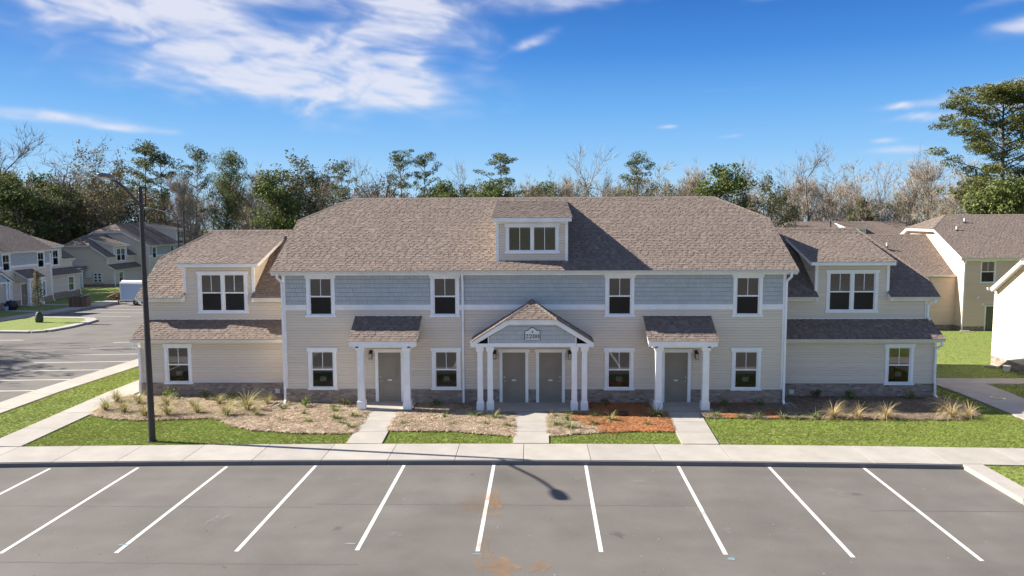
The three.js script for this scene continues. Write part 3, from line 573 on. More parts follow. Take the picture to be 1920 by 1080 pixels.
    new MB().quad(V(cx - 1.3, 2.655, 0.02), V(cx + 1.3, 2.655, 0.02), V(cx + 1.3, 2.655, 1.4), V(cx - 1.3, 2.655, 1.4), WHITE).build('ceiling', M.soffit, roofPart);
    for (const o of [-1, 1]) part('porch_post', kit.post, M.trim, g).position.set(cx + o * 0.93, 0.06, 1.22);
    new MB().box(cx - 1.12, -0.25, 0.03, cx + 1.12, 0.06, 1.42, WHITE).build('porch_slab', M.concrete, g);
  }
  // ---- gabled centre porch with its clipped front and the number sign
  {
    const P = new THREE.Group(); P.name = 'gable_porch'; g.add(P);
    const ex = 2.44, ey = 2.80, ay = 4.33, fz = 1.5, k = (ay - ey) / ex, jx = 0.96, jy = ay - jx * k, tz = 0.45, pr = new MB(), cp = new MB();
    const each = singles(P);
    for (const s of [-1, 1]) {
      const a = V(s * ex, ey, s > 0 ? fz : 0.0), b = V(s * ex, ey, s > 0 ? 0.0 : fz), q = V(0, ay, a.z);
      const pts = s > 0 ? [V(ex, ey, fz), V(ex, ey, 0), V(0, ay, 0), V(0, ay, tz), V(jx, jy, fz)] : [V(-ex, ey, 0), V(-ex, ey, fz), V(-jx, jy, fz), V(0, ay, tz), V(0, ay, 0)];
      roofPlane(pr, a, b, q, outlineOn(a, b, q, pts), 210 + s, each);
    }
    { const a = V(-jx - 0.03, jy - 0.015, fz + 0.03), b = V(jx + 0.03, jy - 0.015, fz + 0.03), q = V(0, ay, tz); roofPlane(pr, a, b, q, outlineOn(a, b, q, [a, b, q]), 215, each); }
    pr.build('shingle_underlay', M.shingle, P);
    cap(cp, V(0, ay, 0.02), V(0, ay, tz), V(0.85, -0.53, 0), V(-0.85, -0.53, 0), 80); for (const s of [-1, 1]) cap(cp, V(s * jx, jy, fz), V(0, ay, tz), V(s * 0.85, -0.53, 0), V(0, -0.53, 0.85), 81 + s);
    cp.build('hip_cap', M.shingle, P);
    const t = new MB(), zf = 1.44;   // fascia boards mitred along the clipped gable
    const outer = [[-2.43, 2.78], [-0.97, jy - 0.03], [0.97, jy - 0.03], [2.43, 2.78]], inner = [[-2.43, 2.60], [-0.93, jy - 0.235], [0.93, jy - 0.235], [2.43, 2.60]];
    for (let i = 0; i < 3; i++) { const A = outer[i], B = outer[i + 1], C = inner[i + 1], D = inner[i]; t.hexa([D, C, B, A].map(([x, y]) => V(x, y, zf - 0.03)), [D, C, B, A].map(([x, y]) => V(x, y, zf)), WHITE); }
    for (const s of [-1, 1]) { t.box(s > 0 ? 1.76 : -2.42, 2.595, 1.36, s > 0 ? 2.42 : -1.76, 2.735, 1.405); t.box(s * 2.42 - 0.02, 2.6, 0.02, s * 2.42 + 0.02, 2.79, 1.40); t.box(s * 1.74 - 0.02, 2.74, 1.30, s * 1.74 + 0.02, 3.06, 1.345); t.box(s * 2.08 - 0.12, 2.531, 0.05, s * 2.08 + 0.12, 2.594, 1.35); }
    t.box(-1.755, 2.595, 1.2, 1.755, 2.745, 1.365);
    t.build('gable_fascia', M.trim, P);
    const sk = new MB(), fr = { o: V(0, 0, 1.31), u: X, v: Y, n: Z }, hex = [[-1.72, 2.746], [1.72, 2.746], [1.72, 3.0], [0.95, 3.49], [-0.95, 3.49], [-1.72, 3.0]];
    courses(sk, fr, hex, { row: 0.165, low: 0.024, high: 0.0, cove: 0.88, width: (r) => [0.1 + r() * 0.13, 0.006], color: lapTone(BLUE, 0.1), rng: rngOf(18), sides: true, uneven: true });
    sk.fan(hex.map(([x, y]) => V(x, y, 1.308)), mul(BLUE, 0.6)); sk.build('gable_shakes', M.vinyl, P, 'stuff');
    const so = new MB(); so.quad(V(-2.4, 2.60, 0.02), V(2.4, 2.60, 0.02), V(2.4, 2.60, 1.3), V(-2.4, 2.60, 1.3), WHITE); so.quad(V(-1.7, 3.0, 1.31), V(-0.95, 3.5, 1.31), V(-0.95, 3.5, 1.42), V(-1.7, 3.0, 1.42), WHITE); so.quad(V(-0.95, 3.5, 1.31), V(0.95, 3.5, 1.31), V(0.95, 3.5, 1.42), V(-0.95, 3.5, 1.42), WHITE); so.build('porch_ceiling', M.soffit, P);
    for (const x of [-2.08, -1.68, 1.68, 2.08]) part('porch_post', kit.postSlim, M.trim, P).position.set(x, 0.035, 1.22);
    new MB().box(-2.3, -0.25, 0.03, 2.3, 0.035, 1.45, WHITE).build('porch_slab', M.concrete, g);
    if (own) {
      const S = new THREE.Group(); S.name = 'house_number_sign'; S.position.set(0.01, 2.87, 1.335); g.add(S);
      const shape = (w, h, r) => { const p = new THREE.Shape(); p.moveTo(-w, 0); p.lineTo(w, 0); p.lineTo(w, h); p.quadraticCurveTo(r + 0.05, h, r + 0.01, h + 0.035); p.quadraticCurveTo(r * 0.7, h + r * 0.9, 0, h + r * 0.92); p.quadraticCurveTo(-r * 0.7, h + r * 0.9, -r - 0.01, h + 0.035); p.quadraticCurveTo(-r - 0.05, h, -w, h); p.closePath(); return p; };
      part('sign_rim', new THREE.ExtrudeGeometry(shape(0.31, 0.37, 0.14), { depth: 0.02, bevelEnabled: true, bevelSize: 0.006, bevelThickness: 0.005, bevelSegments: 1 }), M.signDark, S);
      part('sign_face', new THREE.ExtrudeGeometry(shape(0.288, 0.348, 0.128), { depth: 0.012, bevelEnabled: false }), M.sign, S).position.set(0, 0.012, 0.026);
      const tg = new TextGeometry('2200', { font, size: 0.165, depth: 0.01, curveSegments: 5 }); tg.computeBoundingBox(); tg.translate(-(tg.boundingBox.min.x + tg.boundingBox.max.x) / 2, 0, 0); tg.scale(1.1, 1, 1); part('numerals', tg, M.signDark, S).position.set(0, 0.07, 0.0385);
      const em = new THREE.Shape(); em.moveTo(0.0, -0.05); em.quadraticCurveTo(0.045, -0.02, 0.02, 0.02); em.quadraticCurveTo(0.0, 0.045, -0.02, 0.02); em.quadraticCurveTo(-0.005, 0.02, 0.004, 0.005); em.quadraticCurveTo(-0.04, -0.01, 0.0, -0.05);
      part('emblem', new THREE.ExtrudeGeometry(em, { depth: 0.008, bevelEnabled: false }), M.signDark, S).position.set(0, 0.32, 0.0385);
      const arc = new THREE.TorusGeometry(0.055, 0.004, 4, 20, Math.PI); part('emblem', arc, M.signDark, S).position.set(0, 0.325, 0.041);
    }
  }
  // ---- gutters and downspouts
  const gut = (name, list) => { for (const [p, q, o] of list) { const m = new MB(); gutterGeo(m, p, q, o); m.build(name, M.gutter, g); } };
  gut('gutter', [[V(-10.76, 5.56, 0.355), V(10.76, 5.56, 0.355), Z], [V(-10.76, 5.56, -11.755), V(10.76, 5.56, -11.755), nZ], [V(-17.34, 2.55, -0.775), V(-10.4, 2.55, -0.775), Z], [V(10.4, 2.55, -0.775), V(17.34, 2.55, -0.775), Z],
    [V(-17.54, 4.235, -1.755), V(-15.46, 4.235, -1.755), Z], [V(-12.31, 4.235, -1.755), V(-10.37, 4.235, -1.755), Z], [V(15.46, 4.235, -1.755), V(17.54, 4.235, -1.755), Z], [V(10.37, 4.235, -1.755), V(12.31, 4.235, -1.755), Z], [V(-17.5, 4.235, -10.65), V(-10.4, 4.235, -10.65), nZ], [V(10.4, 4.235, -10.65), V(17.5, 4.235, -10.65), nZ]]);
  const spout = (pts) => { const m = new MB(); spoutGeo(m, pts); m.build('downspout', M.trim, g); };
  for (const s of [-1, 1]) {
    const x = s * 10.36;
    spout([V(x + s * 0.12, 5.45, 0.30), V(x + s * 0.12, 5.28, 0.28), V(x, 5.08, 0.085), V(x, 0.72, 0.085), V(x - s * 0.01, 0.6, 0.115), V(x - s * 0.01, 0.14, 0.115), V(x - s * 0.02, 0.0, 0.28)]);
    spout([V(s * 17.2, 2.44, -0.83), V(s * 17.22, 2.3, -0.85), V(s * 17.10, 2.1, -1.11), V(s * 17.10, 0.74, -1.11), V(s * 17.11, 0.6, -1.08), V(s * 17.13, 0.1, -1.08), V(s * 17.16, 0.0, -0.93)]);
    spout([V(s * 17.36, 4.13, -1.82), V(s * 17.36, 4.0, -1.86), V(s * 17.16, 3.85, -2.02), V(s * 17.16, 3.32, -2.02), V(s * 17.18, 3.24, -1.9)]);
    spout([V(s * 10.4, 5.45, -11.7), V(s * 10.4, 5.3, -11.68), V(s * 10.36, 5.1, -11.5), V(s * 10.36, 0.1, -11.5), V(s * 10.38, 0.0, -11.8)]);
  }
  spout([V(-2.86, 5.45, 0.30), V(-2.86, 5.3, 0.28), V(-2.86, 5.12, 0.075), V(-2.86, 0.7, 0.075), V(-2.86, 0.58, 0.115), V(-2.86, 0.02, 0.115)]);
  // small boxes on the walls
  for (const s of [-1, 1]) { const b = new THREE.Group(); b.name = 'dryer_vent'; b.position.set(s * 11.1, 0.21, -1.17); g.add(b); part('vent_cover', new RoundedBoxGeometry(0.2, 0.2, 0.07, 2, 0.012), M.plastic, b); const lv = new MB(); for (let i = 0; i < 3; i++) lv.box(-0.075, -0.06 + i * 0.045, 0.034, 0.075, -0.035 + i * 0.045, 0.048); lv.build('vent_louvre', M.plastic, b); }
  for (const [x, y] of [[-9.3, 2.7], [-8.9, 2.2]]) part('wall_vent', new RoundedBoxGeometry(0.2, 0.2, 0.12, 2, 0.02).translate(-x, y, -11.45), M.plastic, g);
  const vp = (x, y, z, h = 0.34) => { const r = new THREE.Group(); r.name = 'roof_vent_pipe'; r.position.set(x, y, z); g.add(r); part('pipe', new THREE.CylinderGeometry(0.055, 0.055, h, 10).translate(0, h / 2, 0), M.enamel, r); part('flashing', new THREE.CylinderGeometry(0.07, 0.15, 0.12, 10).translate(0, 0.03, 0), M.rubber, r); };
  vp(9.1, 7.45, -8.0); vp(7.9, 8.05, -6.9); vp(14.2, 6.2, -7.75);
  lap.build('lap_siding', M.vinyl, g, 'stuff'); shake.build('shake_siding', M.vinyl, g, 'stuff');
  mortar.build('brick_mortar', M.brick, g); brick.build('brick_base', M.brick, g, 'stuff'); ledge.build('water_table', M.trim, g);
  trim.build('trim_boards', M.trim, g); soffit.build('soffit', M.soffit, g);
  roof.build('main_roof', M.shingle, g, 'stuff'); dRoof.build('dormer_roof', M.shingle, g, 'stuff'); pent.build('pent_roof', M.shingle, g, 'stuff'); caps.build('ridge_cap', M.shingle, g, 'stuff');
  room.build('interior_wall', M.interior, g);
  return g;
}

const home = buildBlock(true);
home.name = numbered('townhouse_block');
scene.add(tag(home, 'beige and blue-shaked townhouse block with the number 2200 sign, facing the empty stalls', 'townhouse block'));
const proto = buildBlock(false);
function block(x, y, z, turn, label) { const b = proto.clone(); b.name = numbered('townhouse_block'); b.position.set(x, y, z); b.rotation.y = turn; scene.add(b); return tag(b, label, 'townhouse block'); }
const blockA = block(-52.2, -1.08, -39.6, Math.PI / 2 * 0.985, 'shaded townhouse block with porches at the left edge, beside the tree on the island');
const blockB = block(-54.4, -1.68, -87.2, Math.PI / 2 * 0.977, 'grey-looking townhouse block in shade far behind the white trailer, left');
const blockC = block(41.2, -0.91, -36.0, Math.PI + 0.017, 'townhouse block seen from its back with white sunlit gable and patio door, right');
const blockD = block(41.7, -0.35, 0.8, 0, 'near townhouse block at the right edge of which only a white gable end shows');
const blockE = block(51.6, -1.95, -92.0, 0, 'farthest townhouse block of which only the roof shows above the right wing');
// siding of the house seen from its back tinted pinker, countering green lawn bounce
blockC.traverse((o) => { if (o.name === 'lap_siding') { o.material = M.vinyl.clone(); o.material.color.setRGB(0.98, 0.88, 0.84); } });
// ------------------------------------------------------------------ ground, paving, lawns, beds
// slab: a convex or simple outline [[x, z], ...] laid on the land at height h, with a skirt down to depth
function slab(mb, outline, h, depth, col = WHITE, inset = 0) {
  let poly = outline.map(([x, z]) => [x, z]); if (polyArea(poly) < 0) poly.reverse();
  const cuts = [-162, -42, -2], bands = [];
  const tris = THREE.ShapeUtils.triangulateShape(poly.map(([x, z]) => new THREE.Vector2(x, z)), []);
  for (const t of tris) {
    let pieces = [t.map((i) => poly[i])]; if (polyArea(pieces[0]) < 0) pieces[0].reverse();
    for (const c of cuts) pieces = pieces.flatMap((p) => [clipHalf(p, 0, 1, c), clipHalf(p, 0, -1, -c)]).filter((p) => p.length > 2);
    bands.push(...pieces);
  }
  for (const p of bands) mb.fan(p.map(([x, z]) => V(x, gy(z) + h, z)).reverse(), col);
  if (depth) for (let i = 0; i < poly.length; i++) {
    const [x0, z0] = poly[i], [x1, z1] = poly[(i + 1) % poly.length], ts = [0, 1]; for (const c of cuts) { const t = (c - z0) / (z1 - z0); if (t > 0 && t < 1) ts.push(t); } ts.sort((a, b) => a - b);
    for (let k = 0; k < ts.length - 1; k++) { const A = [lerp(x0, x1, ts[k]), lerp(z0, z1, ts[k])], B = [lerp(x0, x1, ts[k + 1]), lerp(z0, z1, ts[k + 1])]; mb.quad(V(B[0], gy(B[1]) + h - depth, B[1]), V(A[0], gy(A[1]) + h - depth, A[1]), V(A[0], gy(A[1]) + h, A[1]), V(B[0], gy(B[1]) + h, B[1]), col); }
  }
  return mb;
}
const sheet = (name, outlines, h, depth, mat) => { const m = new MB(); for (const o of outlines) slab(m, o, h, depth); const o = m.build(numbered(name), mat, scene); o.userData.kind = 'structure'; return o; };
sheet('ground', [[[-700, -700], [700, -700], [700, 500], [-700, 500]]], -0.36, 0, M.ground);
// the parking lots
const lot = structure('parking_lot');
slab(new MB(), [[-110, 8.3], [-110, 75], [90, 75], [90, 27.2], [13.6, 27.2], [13.6, 7.6], [-22.2, 7.6], [-22.2, -74], [-110, -74]], -0.15, 0).build('asphalt', M.asphalt, lot);
const stripeRng = rngOf(91);
function stripe(x0, z0, x1, z1, w = 0.105) {   // painted stripe in short worn lengths
  const m = new MB(), d = V(x1 - x0, 0, z1 - z0), L = d.length(); d.normalize(); const sx = -d.z * w / 2, sz = d.x * w / 2, n = Math.ceil(L / 0.22);
  for (let i = 0; i < n; i++) {
    const a = i / n, b = (i + 1) / n, k = 0.9 + stripeRng() * 0.12, A = [lerp(x0, x1, a), lerp(z0, z1, a)], B = [lerp(x0, x1, b), lerp(z0, z1, b)], j = () => 1 + (stripeRng() - 0.5) * 0.1, P = (q, s, t) => V(q[0] + sx * s * t, gy(q[1]) - 0.146, q[1] + sz * s * t);
    m.quad(P(A, -1, 1), P(B, -1, 1), P(B, 1, 1), P(A, 1, 1), [k, k, k]);
    void j;
  }
  return m.build('stall_line', M.paint, lot);
}
for (const [x0, z0, x1, z1] of [[-18.1, 8.25, -18.2, 14.4], [-15.3, 8.16, -15.4, 14.3], [-12.53, 8.03, -12.61, 14.28], [-9.74, 7.89, -9.87, 14.21], [-6.92, 7.76, -7.04, 14.08], [-4.1, 7.69, -4.18, 13.97], [-1.23, 7.65, -1.3, 13.98], [1.7, 7.63, 1.62, 13.97], [4.62, 7.67, 4.52, 14.06], [7.46, 7.72, 7.43, 14.16], [10.39, 7.79, 10.29, 14.3]]) stripe(x0, z0, x1, z1);
for (let i = 0; i < 7; i++) stripe(-23.0 - (i > 3 ? (i - 3) * 0.9 : 0), -2.85 - i * 2.78, -28.1 - (i ? 0.1 : 0.4), -2.4 - i * 2.78 + 0.02 * i, 0.1);
stripe(-35.2, -20.2, -40.4, -20.0, 0.1); for (let i = 0; i < 5; i++) stripe(-36.0, -36.0 - i * 3.1, -43.6 - i * 0.3, -36.8 - i * 3.1, 0.1);
for (const [x, z, c] of [[-9.95, 13.75, 0], [-4.4, 13.6, 0], [-1.3, 14.12, 0], [4.6, 14.3, 1]]) { const m = new MB(), r = rngOf(x * 10 | 0), pts = []; for (let i = 0; i < 9; i++) { const t = i / 9 * 6.283; pts.push(V(x + Math.cos(t) * (c ? 0.1 : 0.13) * (0.7 + r() * 0.6), -0.1445, z + Math.sin(t) * (c ? 0.08 : 0.035) * (0.7 + r() * 0.6))); } m.fan(pts.reverse(), [0.26, 0.40, 0.48]); m.build('blue_survey_mark', M.paint, lot); }
// rust stains and small stains with ragged outlines of their own
function stain(name, x, z, rx, rz, turn, col, strength) {
  const g = new THREE.PlaneGeometry(rx * 2, rz * 2).rotateX(-Math.PI / 2).rotateY(turn).translate(x, -0.1412 + (stain.n = (stain.n || 0) + 1) * 0.0003, z), m = M.stain.clone(); m.color.setRGB(...col); m.opacity = strength; return part(name, g, m, lot);
}
const RUST = [0.62, 0.30, 0.08];
stain('rust_stain', -1.12, 10.5, 0.45, 1.3, 0.15, RUST, 0.7); stain('rust_stain', -1.55, 11.1, 0.75, 1.5, 0.5, [0.40, 0.26, 0.13], 0.55); stain('rust_stain', -0.8, 14.85, 0.95, 0.75, 2.2, RUST, 0.62); stain('rust_stain', 0.12, 14.75, 0.55, 0.4, 1.0, RUST, 0.55); stain('rust_stain', -1.2, 13.6, 0.35, 1.2, 0.1, [0.45, 0.3, 0.16], 0.6);
for (const [x, z, s] of [[1.35, 8.9, 0.2], [5.0, 12.7, 0.24], [6.6, 12.6, 0.2], [4.55, 11.6, 0.25], [8.6, 10.0, 0.4], [12.3, 13.3, 0.22], [3.2, 9.2, 0.3], [-8.2, 12.2, 0.4], [-3.4, 13.1, 0.25]]) stain('pale_scuff', x, z, s * 1.6, s, x, [0.42, 0.40, 0.37], 0.6);
for (const [x, z, s] of [[-1.85, 8.55, 0.2], [9.2, 10.1, 0.3], [-7, 14.9, 0.14], [2.1, 13.0, 0.4], [-5.0, 12.7, 0.3]]) stain('oil_spot', x, z, s, s * 0.6, x, [0.08, 0.075, 0.07], 0.55);

for (const [x0, x1, z, seed] of [[-24, -6, 11.28, 1], [-6, 4.4, 11.02, 2], [-24, -4.2, 14.72, 3], [9, 13.4, 11.3, 4]]) { const m = new MB(), r = rngOf(seed); let zz = z, w = 0.02; for (let x = x0; x < x1; x += 0.25) { const z2 = z + (r() - 0.5) * 0.05, w2 = 0.012 + r() * 0.028; m.quad(V(x, -0.1475, zz + w), V(x + 0.25, -0.1475, z2 + w2), V(x + 0.25, -0.1475, z2 - w2), V(x, -0.1475, zz - w), [0.1, 0.095, 0.09]); zz = z2; w = w2; } m.build('paving_seam', M.dry, lot); }
{ const r = rngOf(812), m = new MB(); for (let i = 0; i < 620; i++) { const x = lerp(-22, 13.2, r()), z = 7.75 + Math.pow(r(), i < 300 ? 4 : 1) * 8.5, s = 0.005 + r() * 0.009, t = r() * 6.28, k = r() < 0.5 ? 0.36 + r() * 0.14 : 0.2 + r() * 0.15, y = -0.148; const P = (a, h) => V(x + Math.cos(t + a) * s, y + h, z + Math.sin(t + a) * s); m.tri(P(0, 0), P(4.2, 0), P(2.1, s), [k, k * 0.97, k * 0.92]); m.tri(P(4.2, 0), P(2.1, 0), P(0, s), [k, k * 0.97, k * 0.92]); } m.build('loose_grit', M.dry, lot, 'stuff'); }
// walks: every slab between two joints is a piece of its own
const joint = 0.012;
function walk(name, pieces, h = 0, depth = 0.22) {
  const g = structure(name), r = rngOf(pieces.length * 7 + 1);
  for (const p of pieces) {
    const c = p.reduce((s, q) => [s[0] + q[0] / p.length, s[1] + q[1] / p.length], [0, 0]), k = 0.95 + r() * 0.1;
    const q = p.map(([x, z]) => { const d = Math.hypot(c[0] - x, c[1] - z); return [x + (c[0] - x) / d * joint, z + (c[1] - z) / d * joint]; });
    slab(new MB(), q, h, depth, [k, k * (0.985 + r() * 0.02), k * (0.97 + r() * 0.03)]).build('slab', M.concrete, g);
  }
  return g;
}
const bx = [-27, -24.5, -22.0, -19.7, -17.5, -15.37, -13.34, -11.23, -9.0, -6.78, -4.65, -2.49, -0.29, 1.87, 4.12, 6.34, 8.61, 10.74, 13.07, 15.3, 17.6, 19.9, 22.2, 24.5, 26.8, 29.1];
const zf = (x) => 7.56 + 0.0017 * (x - 0.5) * (x - 0.5) * 0.9, zb = (x) => 5.78 + 0.0017 * (x - 1.5) * (x - 1.5) * 0.9;
walk('front_sidewalk', bx.slice(0, -1).map((x, i) => { const y = bx[i + 1], m = (x + y) / 2; return [[x, zb(x)], [m, zb(m)], [y, zb(y)], [y, zf(y)], [m, zf(m)], [x, zf(x)]]; }));
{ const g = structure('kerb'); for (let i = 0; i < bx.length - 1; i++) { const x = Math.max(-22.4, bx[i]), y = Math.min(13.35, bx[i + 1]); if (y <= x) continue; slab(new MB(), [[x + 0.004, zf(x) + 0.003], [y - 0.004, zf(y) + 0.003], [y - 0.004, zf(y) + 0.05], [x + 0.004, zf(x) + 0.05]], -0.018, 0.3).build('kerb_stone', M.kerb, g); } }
const lanePieces = (x0, x1, z0, z1, step, x0b = x0, x1b = x1) => { const out = [], n = Math.max(1, Math.round(Math.abs(z1 - z0) / step)); for (let i = 0; i < n; i++) { const a = i / n, b = (i + 1) / n; out.push([[lerp(x0, x0b, a), lerp(z0, z1, a)], [lerp(x1, x1b, a), lerp(z0, z1, a)], [lerp(x1, x1b, b), lerp(z0, z1, b)], [lerp(x0, x0b, b), lerp(z0, z1, b)]]); } return out; };
walk('left_sidewalk', lanePieces(-18.85, -17.5, 6.3, -62, 2.3, -20.4, -18.7));
walk('left_kerb_walk', lanePieces(-22.6, -21.35, 6.4, -62, 2.6, -22.3, -20.7), 0.0, 0.3);
walk('left_door_path', lanePieces(-6.42, -5.17, 5.84, 1.45, 1.5, -6.54, -5.33), 0.004);
walk('centre_door_path', lanePieces(-0.66, 0.58, 5.74, 1.48, 1.45, -0.68, 0.64), 0.004);
walk('right_door_path', lanePieces(5.11, 6.37, 5.76, 1.45, 1.5, 5.28, 6.64), 0.004);
walk('right_side_walk', [...lanePieces(18.8, 20.3, 6.0, -4.1, 2.0, 18.6, 21.0), [[18.55, -4.1], [21.0, -4.1], [21.1, -5.45], [18.5, -5.45]], ...[0, 1, 2, 3, 4, 5].map((i) => [[21.0 + i * 2, -4.1], [23.0 + i * 2, -4.1], [23.0 + i * 2, -5.45], [21.0 + i * 2, -5.45]])], 0.0);
walk('end_kerb', lanePieces(13.42, 14.02, 7.75, 26, 3, 13.3, 13.95), 0.0, 0.3);
walk('far_sidewalk', lanePieces(-46.2, -44.4, -22, -66, 2.2), 0.0);
walk('far_door_path', [...[0, 1].map((i) => [[-51 + i * 2.4, -40.9 + i * 0.5], [-48.6 + i * 2.4, -40.4 + i * 0.5], [-48.6 + i * 2.4, -39.1 + i * 0.5], [-51 + i * 2.4, -39.6 + i * 0.5]]), ...[0, 1].map((i) => [[-51 + i * 2.4, -46.7], [-48.6 + i * 2.4, -46.5], [-48.6 + i * 2.4, -45.4], [-51 + i * 2.4, -45.6]])], 0.0);
// lawns
const fz = []; for (let x = -17.5; x <= 18.6; x += 2) fz.push([x, zb(x) - 0.03]);
const LAWN = {
  front: [...fz, [18.72, 6.0], [18.55, -3.9], [18.45, -5.6], [18.45, -40], [-18.0, -40], [-17.62, 2]],
  right: [[20.45, 6.1], [60, 6.1], [60, -4.0], [21.05, -4.0]],
  rear: [[18.45, -5.55], [70, -5.55], [70, -150], [-18.4, -150], [-18.0, -40], [18.45, -40]],
  strip: [[-21.3, 5.9], [-18.95, 5.6], [-20.4, -61], [-20.65, -61]],
  corner: [[14.05, 7.75], [60, 7.9], [60, 27], [13.97, 27]],
  island: [[-60, -23.2], [-40, -24.5], [-37.4, -24.3], [-36.7, -24.9], [-36.5, -27.2], [-36.8, -30], [-37.2, -32], [-38.4, -33.6], [-41.2, -34.1], [-44.3, -34.6], [-44.3, -24], [-60, -24]],
  far: [[-46.3, -23.9], [-46.3, -66], [-140, -150], [-140, -23.3]],
  back: [[-46.3, -66], [-20.5, -66], [-18.4, -150], [-140, -150]],
};
for (const k of Object.keys(LAWN)) sheet('lawn', [LAWN[k]], -0.045, 0.15, M.lawn);
{ const g = structure('island_kerb'), e = LAWN.island.slice(1, 10); for (let i = 0; i < e.length - 1; i++) { const [x0, z0] = e[i], [x1, z1] = e[i + 1], d = Math.hypot(x1 - x0, z1 - z0), nx = -(z1 - z0) / d * 0.4, nz = (x1 - x0) / d * 0.4; slab(new MB(), [[x0, z0], [x1, z1], [x1 + nx, z1 + nz], [x0 + nx, z0 + nz]], -0.01, 0.3).build('kerb_stone', M.concrete, g); slab(new MB(), [[x0, z0], [x1, z1], [x1 - nx, z1 - nz], [x0 - nx, z0 - nz]], -0.012, 0.3).build('kerb_stone', M.concrete, g); } }
// pine straw beds
const BED = {
  left: [[-17.68, 1.7], [-17.07, 2.29], [-15.86, 2.75], [-14.88, 2.82], [-13.6, 2.62], [-12.42, 2.48], [-11.9, 2.85], [-11.37, 3.55], [-10.13, 4.19], [-8.45, 4.52], [-6.46, 4.57], [-6.52, 1.45], [-7.1, 1.42], [-7.1, 0], [-10.34, 0], [-10.34, -1.19], [-17.75, -1.19]],
  middleLeft: [[-5.24, 4.22], [-2.87, 4.25], [-1.88, 4.52], [-0.7, 4.84], [-0.7, 1.46], [-2.34, 1.46], [-2.34, 0], [-4.8, 0], [-4.8, 1.43], [-5.32, 1.45]],
  middleRight: [[0.62, 4.85], [1.96, 4.41], [3.4, 4.2], [5.12, 4.17], [5.26, 1.45], [4.8, 1.43], [4.8, 0], [2.34, 0], [2.34, 1.46], [0.64, 1.46]],
  right: [[6.65, 1.6], [6.7, 2.25], [8.5, 2.3], [10.27, 2.33], [13, 2.4], [16.22, 2.5], [17.3, 1.8], [17.6, 0.6], [17.5, -1.19], [10.36, -1.19], [10.36, 0], [7.1, 0], [7.1, 1.43]],
};
for (const k of Object.keys(BED)) sheet('straw_bed', [BED[k]], -0.012, 0.03, k === 'right' ? M.bark2 : M.straw);

// loose straw and short grass: blades and needles nobody could count
const dummy = new THREE.Object3D(), tint = new THREE.Color();
function scatter(name, geo, mat, spots) {
  const im = new THREE.InstancedMesh(geo, mat, spots.length); im.name = numbered(name); im.userData.kind = 'stuff';
  spots.forEach(([x, y, z, turn, s, c], i) => { dummy.position.set(x, y, z); dummy.rotation.set(0, turn, 0); dummy.scale.set(s[0], s[1], s[2]); dummy.updateMatrix(); im.setMatrixAt(i, dummy.matrix); im.setColorAt(i, tint.setRGB(...c)); });
  scene.add(im); return im;
}
{
  const r = rngOf(301), m = new MB();
  for (let i = 0; i < 9; i++) { const a = r() * 6.283, d = r() * 0.06, x = Math.cos(a) * d, z = Math.sin(a) * d, t = r() * 6.283, w = 0.0045, h = 0.035 + r() * 0.03, lx = Math.cos(t) * 0.03 * r(), lz = Math.sin(t) * 0.03 * r(), k = 0.86 + r() * 0.28; m.tri(V(x - w, 0, z), V(x + w, 0, z + w), V(x + lx, h, z + lz), [k, k, k]); }
  const tuft = m.geo(), spots = [], nn = createNoise2D(rngOf(4)), blocked = [...Object.values(BED), [[-6.5, 6], [-5.1, 6], [-5.2, 1], [-6.6, 1]], [[-0.72, 6], [0.64, 6], [0.68, 1], [-0.72, 1]], [[5.05, 6], [6.45, 6], [6.7, 1], [5.2, 1]], [[-17.5, -1], [17.3, -1], [17.3, -12], [-17.5, -12]]];
  const fill = (poly, x0, x1, z0, z1, n) => { for (let i = 0; i < n; i++) { const x = lerp(x0, x1, r()), z = lerp(z0, z1, r()); if (!inPoly(x, z, poly) || blocked.some((b) => inPoly(x, z, b))) continue; const p = nn(x * 0.35, z * 0.35) * 0.5 + nn(x * 1.6, z * 1.6) * 0.3, dry = r() < 0.07, k = 0.96 + p * 0.16 + r() * 0.14; spots.push([x, gy(z) - 0.05, z, r() * 6.283, [1, 0.6 + r() * 0.35, 1], dry ? [0.36 * k, 0.345 * k, 0.15 * k] : [0.27 * k, (0.33 + p * 0.02) * k, 0.07 * k]]); } };
  fill(LAWN.front, -17.6, 18.8, 1.3, 6.4, 90000); fill(LAWN.strip, -21.4, -18.8, -22, 6, 20000); fill(LAWN.corner, 13.9, 21, 7.7, 14, 9000); fill(LAWN.right, 20.4, 26, -4, 3, 5000); fill(LAWN.front, 17.2, 18.7, -6, 1.3, 2500); fill(LAWN.rear, 17, 36, -26, -5.5, 16000);
  scatter('lawn_grass', tuft, M.blade, spots);
}
